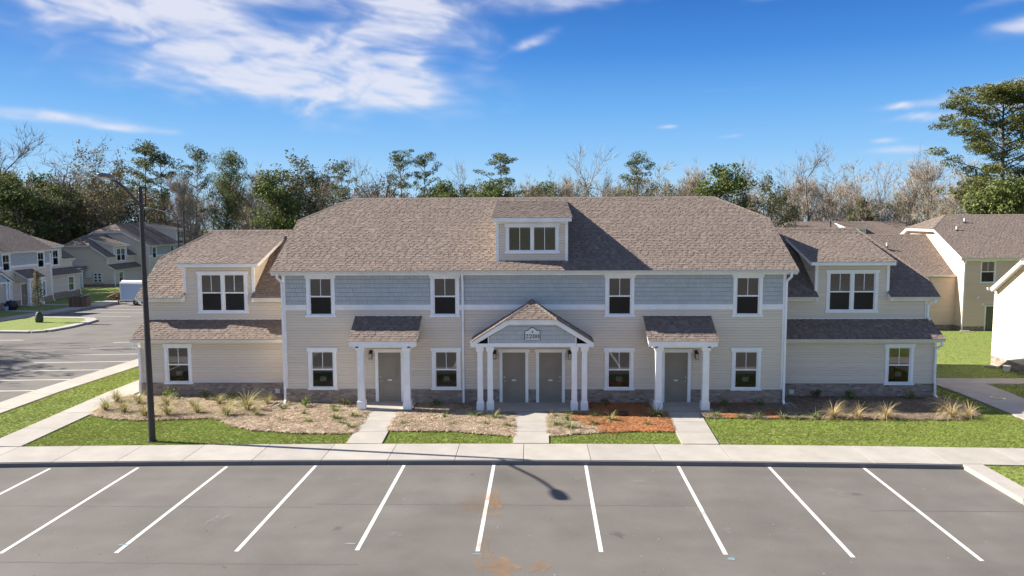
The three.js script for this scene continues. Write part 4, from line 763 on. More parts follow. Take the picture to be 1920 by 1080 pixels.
{
  const r = rngOf(302), m = new MB();
  for (let i = 0; i < 6; i++) { const a = r() * 6.283, x = (r() - 0.5) * 0.14, z = (r() - 0.5) * 0.14, L = 0.11 + r() * 0.17, w = 0.005 + r() * 0.005, y = 0.004 + r() * 0.018, k = 0.5 + r() * 0.9, c = Math.cos(a), s = Math.sin(a), P = (t, o, h) => V(x + c * t * L - s * o, y + h, z + s * t * L + c * o), up = (r() - 0.35) * 0.03; m.quad(P(-0.5, -w, 0), P(-0.5, w, 0), P(0, w, 0.012), P(0, -w, 0.012), [k, k, k]); m.quad(P(0, -w, 0.012), P(0, w, 0.012), P(0.5, w, up), P(0.5, -w, up), [k, k, k]); }
  const tuft = m.geo(), spots = [], n2 = createNoise2D(rngOf(41));
  for (const k of Object.keys(BED)) { const b = BED[k], xs = b.map((p) => p[0]), zs = b.map((p) => p[1]), x0 = Math.min(...xs), x1 = Math.max(...xs), z0 = Math.min(...zs), z1 = Math.max(...zs), n = (x1 - x0) * (z1 - z0) * 170; for (let i = 0; i < n; i++) { const x = lerp(x0, x1, r()), z = lerp(z0, z1, r()); if (!inPoly(x, z, b)) continue; const fresh = (k === 'middleRight' && x > 1.25 + (z - 2) * 0.5 + n2(x, z) * 0.5) || (k === 'right' && n2(x * 0.5, z * 0.5) > 0.1 && x < 10); const q = 0.7 + r() * 0.6 + n2(x * 0.8, z * 0.8) * 0.15, t = r(); const c = fresh ? (t < 0.8 ? [0.50, 0.205, 0.075] : [0.34, 0.16, 0.07]) : t < 0.4 ? [0.50, 0.37, 0.24] : t < 0.7 ? [0.42, 0.31, 0.22] : t < 0.9 ? [0.60, 0.49, 0.35] : [0.25, 0.165, 0.11]; spots.push([x, -0.012, z, r() * 6.283, [1 + r() * 0.5, 1 + r(), 1 + r() * 0.5], mul(c, q * (k === 'right' && !fresh ? 0.5 : 0.82))]); } }
  scatter('pine_straw', tuft, M.dry, spots);
}
// ------------------------------------------------------------------ street lamps
function lamp(label, pos, height, turn, reach, group) {   // the arm leaves the pole along the lamp's own +x
  const g = thing('street_lamp', label, 'street lamp', pos, turn, group);
  part('pole', new THREE.CylinderGeometry(0.068, 0.115, height, 20).translate(0, height / 2, 0), M.pole, g);
  const curve = new THREE.CatmullRomCurve3([V(0.03, height - 0.62, 0), V(reach * 0.22, height - 0.37, 0), V(reach * 0.5, height - 0.06, 0), V(reach * 0.74, height + 0.12, 0), V(reach * 0.82, height + 0.155, 0)]);
  part('arm', new THREE.TubeGeometry(curve, 20, 0.05, 10), M.pole, g);
  part('pole_cap', new THREE.SphereGeometry(0.07, 14, 6, 0, 6.284, 0, 1.57).scale(1, 0.35, 1).translate(0, height, 0), M.pole, g);
  const bolts = mergeGeometries([0.2, 0.55, 0.75].map((d) => new THREE.SphereGeometry(0.016, 6, 5).translate(0.07, height - d, 0.02))); part('bolts', bolts, M.metal, g);
  const head = new THREE.Group(); head.name = 'lamp_head'; head.position.set(reach * 0.8, height + 0.15, 0); head.rotation.z = 0.10; head.scale.setScalar(1.02); g.add(head);
  const s = new THREE.Shape(); s.moveTo(0, -0.05); s.lineTo(0.22, -0.14); s.quadraticCurveTo(0.62, -0.20, 0.78, -0.1); s.quadraticCurveTo(0.84, 0, 0.78, 0.1); s.quadraticCurveTo(0.62, 0.20, 0.22, 0.14); s.lineTo(0, 0.05); s.closePath();
  part('housing', new THREE.ExtrudeGeometry(s, { depth: 0.05, bevelEnabled: true, bevelSize: 0.02, bevelThickness: 0.025, bevelSegments: 2 }).rotateX(-Math.PI / 2), M.lampHead, head);
  part('lens', new RoundedBoxGeometry(0.46, 0.03, 0.24, 2, 0.012).translate(0.54, -0.032, 0), M.lens, head);
  part('photocell', new THREE.CylinderGeometry(0.035, 0.04, 0.07, 10).translate(0.2, 0.11, 0), M.black, head);
  part('base_collar', new THREE.CylinderGeometry(0.15, 0.17, 0.06, 18).translate(0, 0.03, 0), M.pole, g);
  return g;
}
lamp('tall dark brown street lamp standing on the front lawn before the left wing', [-13.29, -0.05, 5.57], 8.85, -1.45, 2.75);
lamp('smaller dark street lamp behind the left wing roof, its arm reaching left', [-25.8, gy(-25) - 0.1, -25], 8.95, Math.PI - 0.25, 3.2);
lamp('thin distant street lamp just left of the second lamp, its arm reaching right', [-41.6, gy(-58) - 0.1, -58], 8.9, 0.35, 2.4);
lamp('distant street lamp poking above the farthest roof on the right', [37.4, gy(-66), -66], 9.3, Math.PI - 0.2, 2.2);

// ------------------------------------------------------------------ small things about the lots
{
  const g = thing('cargo_trailer', 'white and pale blue enclosed cargo trailer parked behind the lamp pole, left', 'trailer', [-40.6, gy(-47) - 0.15, -47.2], -0.12);
  const b = new MB(); const A = [[-1.9, 0.55], [1.9, 0.55], [1.9, 2.45], [-1.9, 2.45]]; void A;
  part('body', new RoundedBoxGeometry(3.7, 1.95, 1.95, 3, 0.06).translate(0, 1.5, 0), M.enamel, g);
  part('roof_cap', new THREE.CylinderGeometry(1.05, 1.05, 3.6, 24, 1, false, -0.95, 1.9).rotateZ(Math.PI / 2).rotateX(Math.PI / 2 * 0).scale(1, 0.35, 1).translate(0, 2.3, 0), M.enamel, g);
  b.box(-1.87, 0.5, 0.95, -1.75, 2.5, 1.0); b.box(1.75, 0.5, 0.95, 1.87, 2.5, 1.0); b.box(-1.75, 2.4, 0.95, 1.75, 2.5, 1.0); b.box(-1.75, 0.5, 0.95, 1.75, 0.62, 1.0); b.build('frame_trim', M.trim, g);
  new MB().quad(V(-1.74, 0.63, 0.985), V(1.74, 0.63, 0.985), V(1.74, 2.39, 0.985), V(-1.74, 2.39, 0.985), WHITE).build('side_panel', M.blue.clone(), g).material.color.setRGB(0.5, 0.6, 0.72);
  for (const x of [-0.1, 0.75]) { const w = new THREE.Group(); w.name = 'wheel'; w.position.set(x, 0.36, 1.0); g.add(w); part('tyre', new THREE.TorusGeometry(0.27, 0.1, 10, 22), M.rubber, w); part('rim', new THREE.CylinderGeometry(0.19, 0.19, 0.1, 16).rotateX(Math.PI / 2), M.lampHead, w); part('hub', new THREE.CylinderGeometry(0.05, 0.06, 0.14, 10).rotateX(Math.PI / 2), M.plastic, w); }
  const h = new MB(); h.bar(V(-1.8, 0.5, 0.5), V(-3.0, 0.5, 0), 0.08, 0.1); h.bar(V(-1.8, 0.5, -0.5), V(-3.0, 0.5, 0), 0.08, 0.1); h.bar(V(-2.8, 0.0, 0), V(-2.8, 0.8, 0), 0.07, 0.07); h.build('drawbar', M.black, g);
}
{
  const g = thing('scrap_pile', 'heap of broken brown boards beside the white trailer', 'scrap pile', [-45.0, gy(-51) - 0.05, -51], 0.2), r = rngOf(71);
  for (let i = 0; i < 34; i++) { const m = new MB(), a = r() * 6.283, t = (r() - 0.4) * 0.9, L = 0.7 + r() * 1.0, x = (r() - 0.5) * 2.0, y = 0.08 + r() * r() * 1.1, z = (r() - 0.5) * 1.2, k = 0.6 + r() * 0.9; m.bar(V(x - Math.cos(a) * L / 2, Math.max(0.04, y - t * L / 2), z - Math.sin(a) * L / 2), V(x + Math.cos(a) * L / 2, Math.max(0.04, y + t * L / 2), z + Math.sin(a) * L / 2), 0.09 + r() * 0.1, 0.035, [k * 1.2, k, k * 0.9]); m.build('board', M.wood, g); }
}
{
  const g = thing('slatted_bin', 'brown slatted wooden bin with a pale lid tipped on top, by the far walk', 'bin', [-45.5, gy(-44.2), -44.2], 0.15), r = rngOf(72);
  for (let i = 0; i < 9; i++) for (const f of [1, -1]) { const m = new MB(), k = 0.75 + r() * 0.5; m.box(-0.8 + i * 0.18, 0.04, f * 0.55 - 0.02, -0.8 + i * 0.18 + 0.14, 0.95 + r() * 0.04, f * 0.55 + 0.02, [k, k, k]); m.build('slat', M.wood, g); }
  for (let i = 0; i < 6; i++) for (const f of [1, -1]) { const m = new MB(), k = 0.75 + r() * 0.5; m.box(f * 0.82 - 0.02, 0.04, -0.53 + i * 0.18, f * 0.82 + 0.02, 0.96, -0.53 + i * 0.18 + 0.14, [k, k, k]); m.build('slat', M.wood, g); }
  new MB().box(-0.83, 0.82, -0.58, 0.83, 0.9, -0.571).box(-0.83, 0.2, -0.58, 0.83, 0.28, -0.571).box(-0.79, 0.0, -0.52, 0.79, 0.05, 0.52).build('rail', M.wood, g);
  new MB().bar(V(0.3, 1.0, 0.1), V(0.95, 1.25, 0.1), 0.9, 0.03).build('lid', M.plastic, g);
}
{
  const g = thing('utility_pedestal', 'pale blue utility pedestal on a post before the shaded far block', 'utility box', [-47.3, gy(-56), -56], 0.3);
  part('post', new THREE.CylinderGeometry(0.07, 0.07, 1.0, 10).translate(0, 0.5, 0), M.plastic, g); part('cabinet', new RoundedBoxGeometry(0.42, 0.85, 0.32, 2, 0.05).translate(0, 1.3, 0), M.blue, g); part('cap', new RoundedBoxGeometry(0.46, 0.09, 0.36, 2, 0.03).translate(0, 1.77, 0), M.plastic, g);
}
{
  const g = thing('rubbish_bag', 'black rubbish bag slumped by the porch post at the left edge', 'bag', [-50.2, gy(-40.6) - 0.03, -40.8]), s = new THREE.SphereGeometry(0.5, 22, 16), p = s.attributes.position, n = createNoise2D(rngOf(9));
  for (let i = 0; i < p.count; i++) { const x = p.getX(i), y = p.getY(i), z = p.getZ(i), k = 1 + 0.14 * n(x * 5 + z * 3, y * 5); p.setXYZ(i, x * k * 1.2, Math.max(0, (y + 0.4) * k), z * k); } s.computeVertexNormals();
  part('sack', s, M.black, g); part('knot', new THREE.ConeGeometry(0.09, 0.18, 8).translate(0, 0.98, 0), M.black, g);
  const b = thing('bucket', 'pale blue bucket next to the black rubbish bag', 'bucket', [-50.1, gy(-40) - 0.03, -39.9]);
  part('pail', new THREE.LatheGeometry([[0, 0.01], [0.17, 0.01], [0.2, 0.42], [0.215, 0.42], [0.18, 0], [0, 0]].map((q) => new THREE.Vector2(...q)), 20), M.blue, b); part('bail', new THREE.TorusGeometry(0.2, 0.008, 6, 20, Math.PI).translate(0, 0.42, 0), M.metal, b);
}
{
  const e = thing('cleanout_pipe', 'short white capped pipe in the grass beside the near right gable', 'pipe', [24.1, gy(-7.6) - 0.05, -7.6]);
  part('pipe', new THREE.CylinderGeometry(0.16, 0.14, 0.24, 18).translate(0, 0.12, 0), M.plastic, e); part('cap', new THREE.CylinderGeometry(0.18, 0.18, 0.06, 18).translate(0, 0.27, 0), M.enamel, e);
  const c = thing('drain_cover', 'dark oval drain cover set in the walk on the right', 'drain cover', [19.72, 0.001, -1.0]);
  part('plate', new THREE.CylinderGeometry(0.27, 0.27, 0.012, 24).translate(0, 0.006, 0), M.black, c); part('ring', new THREE.TorusGeometry(0.27, 0.012, 6, 28).rotateX(Math.PI / 2).translate(0, 0.008, 0), M.metal, c);
  const l = thing('ground_spotlight', 'small black ground spotlight box in the orange straw', 'spotlight', [3.55, -0.01, 2.1], 0.1);
  part('box', new RoundedBoxGeometry(0.34, 0.17, 0.2, 2, 0.02).translate(0, 0.12, 0), M.black, l); part('stake', new THREE.CylinderGeometry(0.02, 0.02, 0.1, 8).translate(0, 0.02, 0), M.black, l); part('glass', new RoundedBoxGeometry(0.28, 0.11, 0.01, 1, 0.004).translate(0, 0.125, -0.102), M.plastic, l);
  for (const [x, y, z, t, lab] of [[-10.6, -0.01, 0.5, 0, 'splash block under the left downspout of the middle house'], [10.5, -0.01, 0.45, 0, 'splash block under the right downspout of the middle house'], [24.0, gy(-8.6) - 0.04, -8.7, 0.6, 'pale splash block at the corner of the near white gable'], [31.1, gy(-24.2) - 0.04, -24.0, 1.2, 'pale splash block below the downspout of the house seen from its back']]) {
    const b = thing('splash_block', lab, 'splash block', [x, y, z], t), m = new MB(), sq = (w, d, y2) => [V(-w, y2, d), V(w, y2, d), V(w, y2, -d), V(-w, y2, -d)]; m.hexa(sq(0.15, 0.3, 0), sq(0.15, 0.3, 0.03), WHITE); m.box(-0.15, 0.031, -0.3, -0.11, 0.08, 0.3); m.box(0.11, 0.031, -0.3, 0.15, 0.08, 0.3); m.box(-0.109, 0.031, -0.3, 0.109, 0.08, -0.26); m.build('trough', M.concrete, b);
  }
}
// meters and a small canopy on the end wall of the shaded far block
{
  const g = new THREE.Group(); g.name = 'meter_bank'; g.position.set(-17.2, 0, -3.3); blockB.add(g);
  part('cabinet', new RoundedBoxGeometry(0.16, 1.25, 1.35, 2, 0.02).translate(-0.1, 1.45, 0), M.plastic, g); for (const z of [-0.28, 0.28]) for (const y of [1.1, 1.5, 1.9]) part('meter', new THREE.CylinderGeometry(0.12, 0.12, 0.12, 16).rotateZ(Math.PI / 2).translate(-0.22, y, z), M.black, g);
  part('wall_cabinet', new RoundedBoxGeometry(0.2, 0.9, 0.8, 2, 0.02).translate(-17.28, 1.9, -4.75), M.plastic, blockB);
  const c = new THREE.Group(); c.name = 'side_canopy'; c.position.set(-17.15, 0, -5.9); blockB.add(c);
  const m = new MB(); m.hexa([V(-1.3, 2.55, 1.1), V(0, 2.95, 1.1), V(0, 2.95, -1.1), V(-1.3, 2.55, -1.1)], [V(-1.3, 2.62, 1.1), V(0, 3.02, 1.1), V(0, 3.02, -1.1), V(-1.3, 2.62, -1.1)], [0.2, 0.16, 0.14]); m.build('canopy_roof', M.shingle, c);
  new MB().box(-1.32, 2.38, -1.12, -1.28, 2.56, 1.12).build('fascia', M.trim, c); for (const z of [-0.95, 0.95]) { const p = part('porch_post', kit.postSlim, M.trim, c); p.position.set(-1.15, 0, z); }
}
// ------------------------------------------------------------------ bed plants
function grassClump(mb, seed, n, len, spread, cols) {   // arching blades
  const r = rngOf(seed);
  for (let i = 0; i < n; i++) {
    const a = r() * 6.283, L = len * (0.55 + r() * 0.6), lean = (0.25 + r() * 1.15) * spread, w = 0.006 + r() * 0.005, c = cols[r() * cols.length | 0], k = 0.75 + r() * 0.5, bx = Math.cos(a) * 0.05 * r(), bz = Math.sin(a) * 0.05 * r(), sx = -Math.sin(a) * w, sz = Math.cos(a) * w;
    let prev = null; const N = 4;
    for (let s = 0; s <= N; s++) {
      const t = s / N, th = lean * t * 1.5, d = L * t * Math.sin(Math.min(2.2, th * 0.9)), y = L * t * Math.cos(Math.min(2.0, th * 0.8)), x = bx + Math.cos(a) * d, z = bz + Math.sin(a) * d, q = 1 - t * 0.85, P = [V(x - sx * q, y, z - sz * q), V(x + sx * q, y, z + sz * q)];
      if (prev) mb.quad(prev[0], prev[1], P[1], P[0], mul(c, k * (0.8 + 0.3 * t))); prev = P;
    }
  }
  return mb;
}
const STRAWY = [[0.44, 0.37, 0.16], [0.36, 0.34, 0.13], [0.50, 0.42, 0.22], [0.25, 0.28, 0.09]], GOLD = [[0.62, 0.47, 0.22], [0.52, 0.40, 0.19], [0.40, 0.31, 0.15], [0.66, 0.54, 0.32]], GREENY = [[0.12, 0.19, 0.045], [0.17, 0.24, 0.06], [0.26, 0.28, 0.08], [0.09, 0.15, 0.04]];
const clumps = { straw: [1, 2, 3].map((s) => [grassClump(new MB(), s, 190, 0.72, 1, STRAWY).geo(), grassClump(new MB(), s + 50, 40, 0.35, 0.7, GREENY).geo()]), gold: [4, 5].map((s) => [grassClump(new MB(), s, 170, 0.78, 1.15, GOLD).geo(), grassClump(new MB(), s + 50, 36, 0.4, 0.8, STRAWY).geo()]), lily: [6, 7, 8].map((s) => [grassClump(new MB(), s, 46, 0.34, 1.5, GREENY).geo(), grassClump(new MB(), s + 50, 14, 0.28, 1.6, STRAWY).geo()]) };
function clump(kind, i, x, z, size, label, category) { const v = clumps[kind][i % clumps[kind].length], g = thing(kind === 'lily' ? 'strap_leaf_plant' : 'ornamental_grass', label, category, [x, -0.02, z], i * 1.9); g.scale.setScalar(size); part('blades', v[0], M.blade, g); part('base_leaves', v[1], M.blade, g); return g; }
const along = ['leftmost', 'second', 'third', 'fourth', 'fifth', 'sixth', 'seventh', 'eighth', 'ninth', 'tenth', 'eleventh', 'twelfth', 'thirteenth', 'fourteenth', 'fifteenth', 'sixteenth'];
[[-17.25, 1.45, 1.0, 'tuft nearest the corner where the bed meets the left sidewalk'], [-17.6, 0.0, 1.05, 'spiky tuft overhanging the left sidewalk behind the corner tuft'], [-16.35, 1.75, 1.0, 'tuft second from the corner in the front row, left of the lamp'], [-16.45, 0.35, 0.9, 'tuft in the second row left of the lamp and level with the downspout'], [-15.2, 2.35, 1.0, 'tuft just left of the lamp post in the front row'], [-15.2, 0.55, 0.85, 'tuft close behind the lamp post by the left downspout'],
  [-14.35, 2.2, 1.1, 'broad tuft just right of the lamp post'], [-13.35, 1.8, 0.9, 'leaning tuft second to the right of the lamp post'], [-12.0, 2.2, 1.05, 'big green-based tuft where the lawn edge turns toward the kerb'], [-11.5, 1.35, 1.35, 'tallest spray of grass before the left wing brickwork'], [-10.85, 2.15, 0.7, 'small upright tuft right of the tallest spray'], [-11.05, 0.3, 0.75, 'thin tuft close below the white wall vent'], [-13.1, 0.3, 0.8, 'thin tuft midway along the left wing brickwork'], [-12.4, 0.7, 0.6, 'short tuft left of the tallest spray'], [-14.0, 0.75, 0.6, 'wispy low tuft behind the broad tuft']].forEach(([x, z, s, w], i) => clump('straw', i, x, z, s, 'straw-coloured ornamental grass, ' + w, 'ornamental grass'));
[[11.55, 2.3, 0.95, 'leftmost and broadest of those at the dark right bed'], [12.45, 2.35, 0.8, 'slim upright second one at the dark right bed'], [13.55, 2.3, 0.95, 'brightest, in the middle of the dark right bed edge'], [16.05, 2.25, 1.0, 'large, near the right end of the dark bed'], [16.75, 2.2, 0.85, 'rightmost, at the tip of the dark bed'], [16.2, 1.35, 1.05, 'greener upright one behind the two at the right end']].forEach(([x, z, s, w], i) => clump('gold', i, x, z, s, 'golden dry ornamental grass, ' + w, 'ornamental grass'));
const lilies = [['left bed', [[-10.0, 0.55, 0.7], [-9.0, 1.95, 0.8], [-8.55, 3.1, 0.9], [-7.9, 1.55, 1.0], [-7.6, 2.65, 1.1], [-7.2, 3.3, 0.7], [-6.95, 2.35, 1.0], [-9.6, 2.9, 0.6], [-8.1, 0.85, 0.8], [-6.75, 3.85, 0.9]]], ['bed left of the centre path', [[-4.85, 3.3, 0.7], [-3.9, 1.75, 0.6], [-3.4, 2.35, 0.8], [-3.05, 3.35, 0.6], [-2.2, 2.15, 1.0], [-1.45, 2.45, 1.1], [-1.75, 3.35, 0.7], [-0.9, 3.6, 0.9]]], ['orange straw bed', [[0.9, 2.2, 0.8], [1.35, 2.8, 1.25], [0.9, 3.4, 1.1], [1.4, 3.9, 1.25], [2.3, 3.3, 1.1], [2.4, 2.2, 0.8], [3.0, 2.8, 1.2], [4.8, 2.15, 1.5], [4.3, 3.35, 0.8]]], ['dark right bed', [[7.1, 2.1, 0.9], [8.0, 2.2, 0.7], [8.7, 2.25, 0.9], [9.6, 2.35, 0.9], [10.2, 2.4, 0.8], [10.85, 2.35, 1.0]]]];
for (const [where, list] of lilies) [...list].sort((a, b) => a[0] - b[0]).forEach(([x, z, s], i) => clump('lily', i, x, z, s * 1.3, 'low strap-leaved plant, ' + along[i] + (i ? ' from the left' : '') + ' in the ' + where, 'bed plant'));
// small leafy shrubs
function leafBall(mb, r, cx, cy, cz, rx, ry, rz, n, size, cols, stretch = 0.55) {
  for (let i = 0; i < n; i++) {
    const a = r() * 6.283, u = r() * 2 - 1, q = Math.cbrt(0.25 + 0.75 * r()), s = Math.sqrt(1 - u * u), x = cx + Math.cos(a) * s * q * rx, y = cy + u * q * ry, z = cz + Math.sin(a) * s * q * rz;
    const t = r() * 6.283, e = (r() - 0.5) * 2.4, d = V(Math.cos(t) * Math.cos(e), Math.sin(e), Math.sin(t) * Math.cos(e)), w = V(r() - 0.5, r() - 0.5, r() - 0.5).cross(d).normalize(), L = size * (0.6 + r() * 0.8), c = cols[r() * cols.length | 0], k = 0.7 + r() * 0.6, W = L * stretch * 0.5;
    const P = (f, o) => V(x + d.x * f * L + w.x * o * W, y + d.y * f * L + w.y * o * W, z + d.z * f * L + w.z * o * W);
    mb.quad(P(-0.5, 0), P(0, -1), P(0.5, 0), P(0, 1), mul(c, k));
  }
}
{
  const shapes = [1, 2, 3].map((s) => { const r = rngOf(400 + s), m = new MB(), st = new MB(); for (let i = 0; i < 9; i++) { const a = r() * 6.283, d = 0.1 + r() * 0.16, y = 0.12 + r() * 0.26; st.tube(V(0, 0, 0), V(Math.cos(a) * d, y, Math.sin(a) * d), 0.008, 0.004, 4, [0.13, 0.10, 0.05]); leafBall(m, r, Math.cos(a) * d, y, Math.sin(a) * d, 0.1, 0.09, 0.1, 26, 0.07, s === 2 ? [[0.10, 0.13, 0.04], [0.16, 0.17, 0.06], [0.2, 0.16, 0.08]] : [[0.10, 0.17, 0.035], [0.2, 0.27, 0.05], [0.13, 0.2, 0.05], [0.30, 0.33, 0.1]]); } return [m.geo(), st.geo()]; });
  [[-15.55, -0.6, 1.2, 'yellow-green low shrub right of the lamp post against the left wing'], [-14.05, -0.55, 1.0, 'round greyish shrub before the middle of the left wing'], [-12.9, -0.7, 0.8, 'dark small shrub under the left wing between round shrub and tall grass'], [-9.3, 0.75, 1.0, 'dark flat shrub left of the left house window, near the downspout'], [-7.75, 0.7, 0.9, 'bright green upright shrub just left of the left porch'], [-10.1, 1.2, 0.6, 'tiny shrub right of the left middle downspout'], [-3.95, 0.45, 0.7, 'dark shrub below the window between left and centre porches'], [2.95, 0.5, 0.8, 'dark shaded shrub right of the centre porch'], [7.9, 0.45, 0.8, 'dark shrub right of the right porch in shade'], [9.3, 0.4, 0.7, 'dark low shrub left of the right downspout'], [12.0, -0.8, 1.0, 'leftmost dark shrub against the right wing brickwork'], [13.5, -0.75, 1.1, 'second dark spreading shrub against the right wing brickwork'], [15.9, -0.75, 0.9, 'rightmost dark shrub against the right wing brickwork']].forEach(([x, z, s, l], i) => { const g = thing('small_shrub', l, 'shrub', [x, -0.02, z], i * 2.3); g.scale.setScalar(s); part('foliage', shapes[i % 3][0], M.leaf, g); part('stems', shapes[i % 3][1], M.bark, g); });
}
// ------------------------------------------------------------------ trees
const BARK = [[0.25, 0.22, 0.19], [0.33, 0.295, 0.25], [0.17, 0.145, 0.12]];
function skeleton(o, seed) {   // returns {wood: MB, ends: [[point, dir]]}
  const r = rngOf(seed), wood = new MB(), ends = [], bark = o.bark;
  const grow = (p, d, len, rad, lvl) => {
    const n = lvl === 0 ? 7 : lvl === 1 ? 5 : 3, sides = lvl === 0 ? 7 : lvl === 1 ? 5 : 3; let q = p.clone(), dir = d.clone(), ra = rad;
    for (let i = 0; i < n; i++) {
      const t = (i + 1) / n, rb = rad * lerp(1, lvl === 0 ? o.topR : 0.45, t), k = 0.8 + r() * 0.4, e = q.clone().addScaledVector(dir, len / n); wood.tube(q, e, ra, rb, sides, mul(bark, k)); q = e; ra = rb;
      dir.add(V((r() - 0.5) * o.wob, (r() - 0.5) * o.wob * 0.6 + (lvl ? o.lift : 0), (r() - 0.5) * o.wob)).normalize();
      if (lvl < o.levels && t > (lvl === 0 ? o.start : 0.25)) {
        const c = lvl === 0 ? o.kids0 : o.kids; let m = Math.floor(c) + (r() < c % 1 ? 1 : 0);
        while (m-- > 0) {
          const a = r() * 6.283, tilt = o.tilt * (0.6 + r() * 0.7), s = V(Math.cos(a), 0, Math.sin(a)); s.addScaledVector(dir, -s.dot(dir)).normalize();
          const nd = dir.clone().multiplyScalar(Math.cos(tilt)).addScaledVector(s, Math.sin(tilt)).normalize();
          grow(q, nd, len * (lvl === 0 ? o.ratio0 : o.ratio) * (0.6 + r() * 0.6) * (lvl === 0 ? 1.15 - 0.5 * t : 1), Math.max(0.022, ra * (0.55 + r() * 0.22)), lvl + 1);
        }
      }
    }
    if (lvl >= o.levels - 1) ends.push([q, dir.clone()]);
  };
  grow(V(0, 0, 0), V((r() - 0.5) * o.lean, 1, (r() - 0.5) * o.lean).normalize(), o.h, o.r, 0);
  return { wood, ends, r };
}
function twigs(mb, ends, r, n, len, col) {
  for (const [p, d] of ends) for (let i = 0; i < n; i++) {
    const q = d.clone().add(V(r() - 0.5, r() - 0.3, r() - 0.5).multiplyScalar(1.5)).normalize(), L = len * (0.5 + r()), m = p.clone().addScaledVector(q, L * 0.5).add(V((r() - 0.5) * 0.12, 0, (r() - 0.5) * 0.12)), e = m.clone().addScaledVector(q.add(V((r() - 0.5) * 0.7, (r() - 0.2) * 0.5, (r() - 0.5) * 0.7)), L * 0.6), w = V(r() - 0.5, r() - 0.5, r() - 0.5).normalize().multiplyScalar(0.018), c = mul(col, 0.7 + r() * 0.7);
    mb.quad(p.clone().sub(w), p.clone().add(w), m.clone().addScaledVector(w, 0.8), m.clone().addScaledVector(w, -0.8), c); mb.tri(m.clone().addScaledVector(w, 0.8), e, m.clone().addScaledVector(w, -0.8), c);
  }
}
const PINE = [[0.09, 0.112, 0.038], [0.13, 0.15, 0.05], [0.18, 0.195, 0.07], [0.065, 0.085, 0.032]], OAK = [[0.12, 0.125, 0.06], [0.165, 0.165, 0.08], [0.225, 0.215, 0.12], [0.09, 0.092, 0.046]], MAG = [[0.075, 0.10, 0.034], [0.12, 0.15, 0.044], [0.2, 0.235, 0.066], [0.27, 0.30, 0.11]], MOSS = [[0.20, 0.165, 0.09], [0.14, 0.135, 0.055], [0.27, 0.225, 0.13], [0.10, 0.095, 0.045], [0.33, 0.275, 0.175]], RUSTY = [[0.15, 0.085, 0.05], [0.11, 0.075, 0.04], [0.08, 0.075, 0.035]];
const species = {};
function pine(seed, H, from, limbs, reach, clumpR, cols, layer = 0.5, tufts = 4, rad = 0.2, needles = 58) {
  const r = rngOf(seed), wood = new MB(), leaf = new MB(), bark = [0.15, 0.115, 0.095]; let q = V(0, 0, 0); const axis = [q.clone()], N = 9, dir = V((r() - 0.5) * 0.1, 1, (r() - 0.5) * 0.1).normalize();
  for (let i = 0; i < N; i++) { const e = q.clone().addScaledVector(dir, H / N); wood.tube(q, e, rad * (1 - 0.88 * i / N), rad * (1 - 0.88 * (i + 1) / N), 7, mul(bark, 0.8 + r() * 0.4)); q = e; axis.push(q.clone()); dir.add(V((r() - 0.5) * 0.12, 0, (r() - 0.5) * 0.12)).normalize(); }
  for (let i = 0; i < limbs; i++) {
    const t = from + (1 - from) * Math.pow((i + r() * 0.8) / limbs, 0.9), f = Math.min(N - 0.001, t * N), b = axis[f | 0].clone().lerp(axis[(f | 0) + 1], f % 1), a = i * 2.4 + r() * 1.3, shape = Math.sin(Math.PI * clamp(0.2 + 0.78 * (t - from) / (1 - from), 0, 1)), L = reach * (0.35 + 0.75 * shape) * (0.55 + r() * 0.7), rise = 0.1 + 0.75 * (t - from) / (1 - from) + (r() - 0.5) * 0.25, d = V(Math.cos(a), rise, Math.sin(a)).normalize(); let p = b.clone(); const rr = 0.028 + 0.05 * L / reach;
    for (let s = 0; s < 3; s++) { const e = p.clone().addScaledVector(d, L / 3); wood.tube(p, e, rr * (1 - s * 0.28), rr * (0.72 - s * 0.25), 4, mul(bark, 0.8 + r() * 0.4)); p = e; d.add(V((r() - 0.5) * 0.4, 0.06 + (r() - 0.5) * 0.2, (r() - 0.5) * 0.4)).normalize();
      if (s > 0 || r() < 0.4) for (let k = 0; k < tufts / 2; k++) { const o = V((r() - 0.5) * 1.5, (r() - 0.3) * 0.5, (r() - 0.5) * 1.5).multiplyScalar(clumpR), c = p.clone().add(o), R = clumpR * (0.55 + r() * 0.6); wood.tube(p, c, 0.02, 0.012, 3, bark); leafBall(leaf, r, c.x, c.y, c.z, R, R * layer, R, needles, 0.32, cols, 0.3); } }
  }
  leafBall(leaf, r, q.x, q.y, q.z, clumpR * 0.8, clumpR * 0.7, clumpR * 0.8, 90, 0.34, cols, 0.42);
  return { H, trunk: wood.geo(), crown: leaf.geo(), names: ['trunk', 'crown'], mats: [M.bark, M.leaf] };
}
function bare(seed, o, twigN, twigLen, col) { const s = skeleton(o, seed), tw = new MB(); twigs(tw, s.ends, s.r, twigN, twigLen, col); const H = Math.max(...s.ends.map(([p]) => p.y)); return { H, trunk: s.wood.geo(), crown: tw.geo(), names: ['trunk', 'twigs'], mats: [M.bark, M.dry] }; }
function leafy(seed, o, R, n, size, cols, keep = 1, flat = 0.75) { const s = skeleton(o, seed), lf = new MB(); for (const [p] of s.ends) if (s.r() < keep) leafBall(lf, s.r, p.x, p.y, p.z, R * (0.6 + s.r() * 0.7), R * flat * (0.6 + s.r() * 0.7), R * (0.6 + s.r() * 0.7), n, size, cols, 0.5); const H = Math.max(...s.ends.map(([p]) => p.y)) + R * 0.5; return { H, trunk: s.wood.geo(), crown: lf.geo(), names: ['trunk', 'crown'], mats: [M.bark, M.leaf] }; }
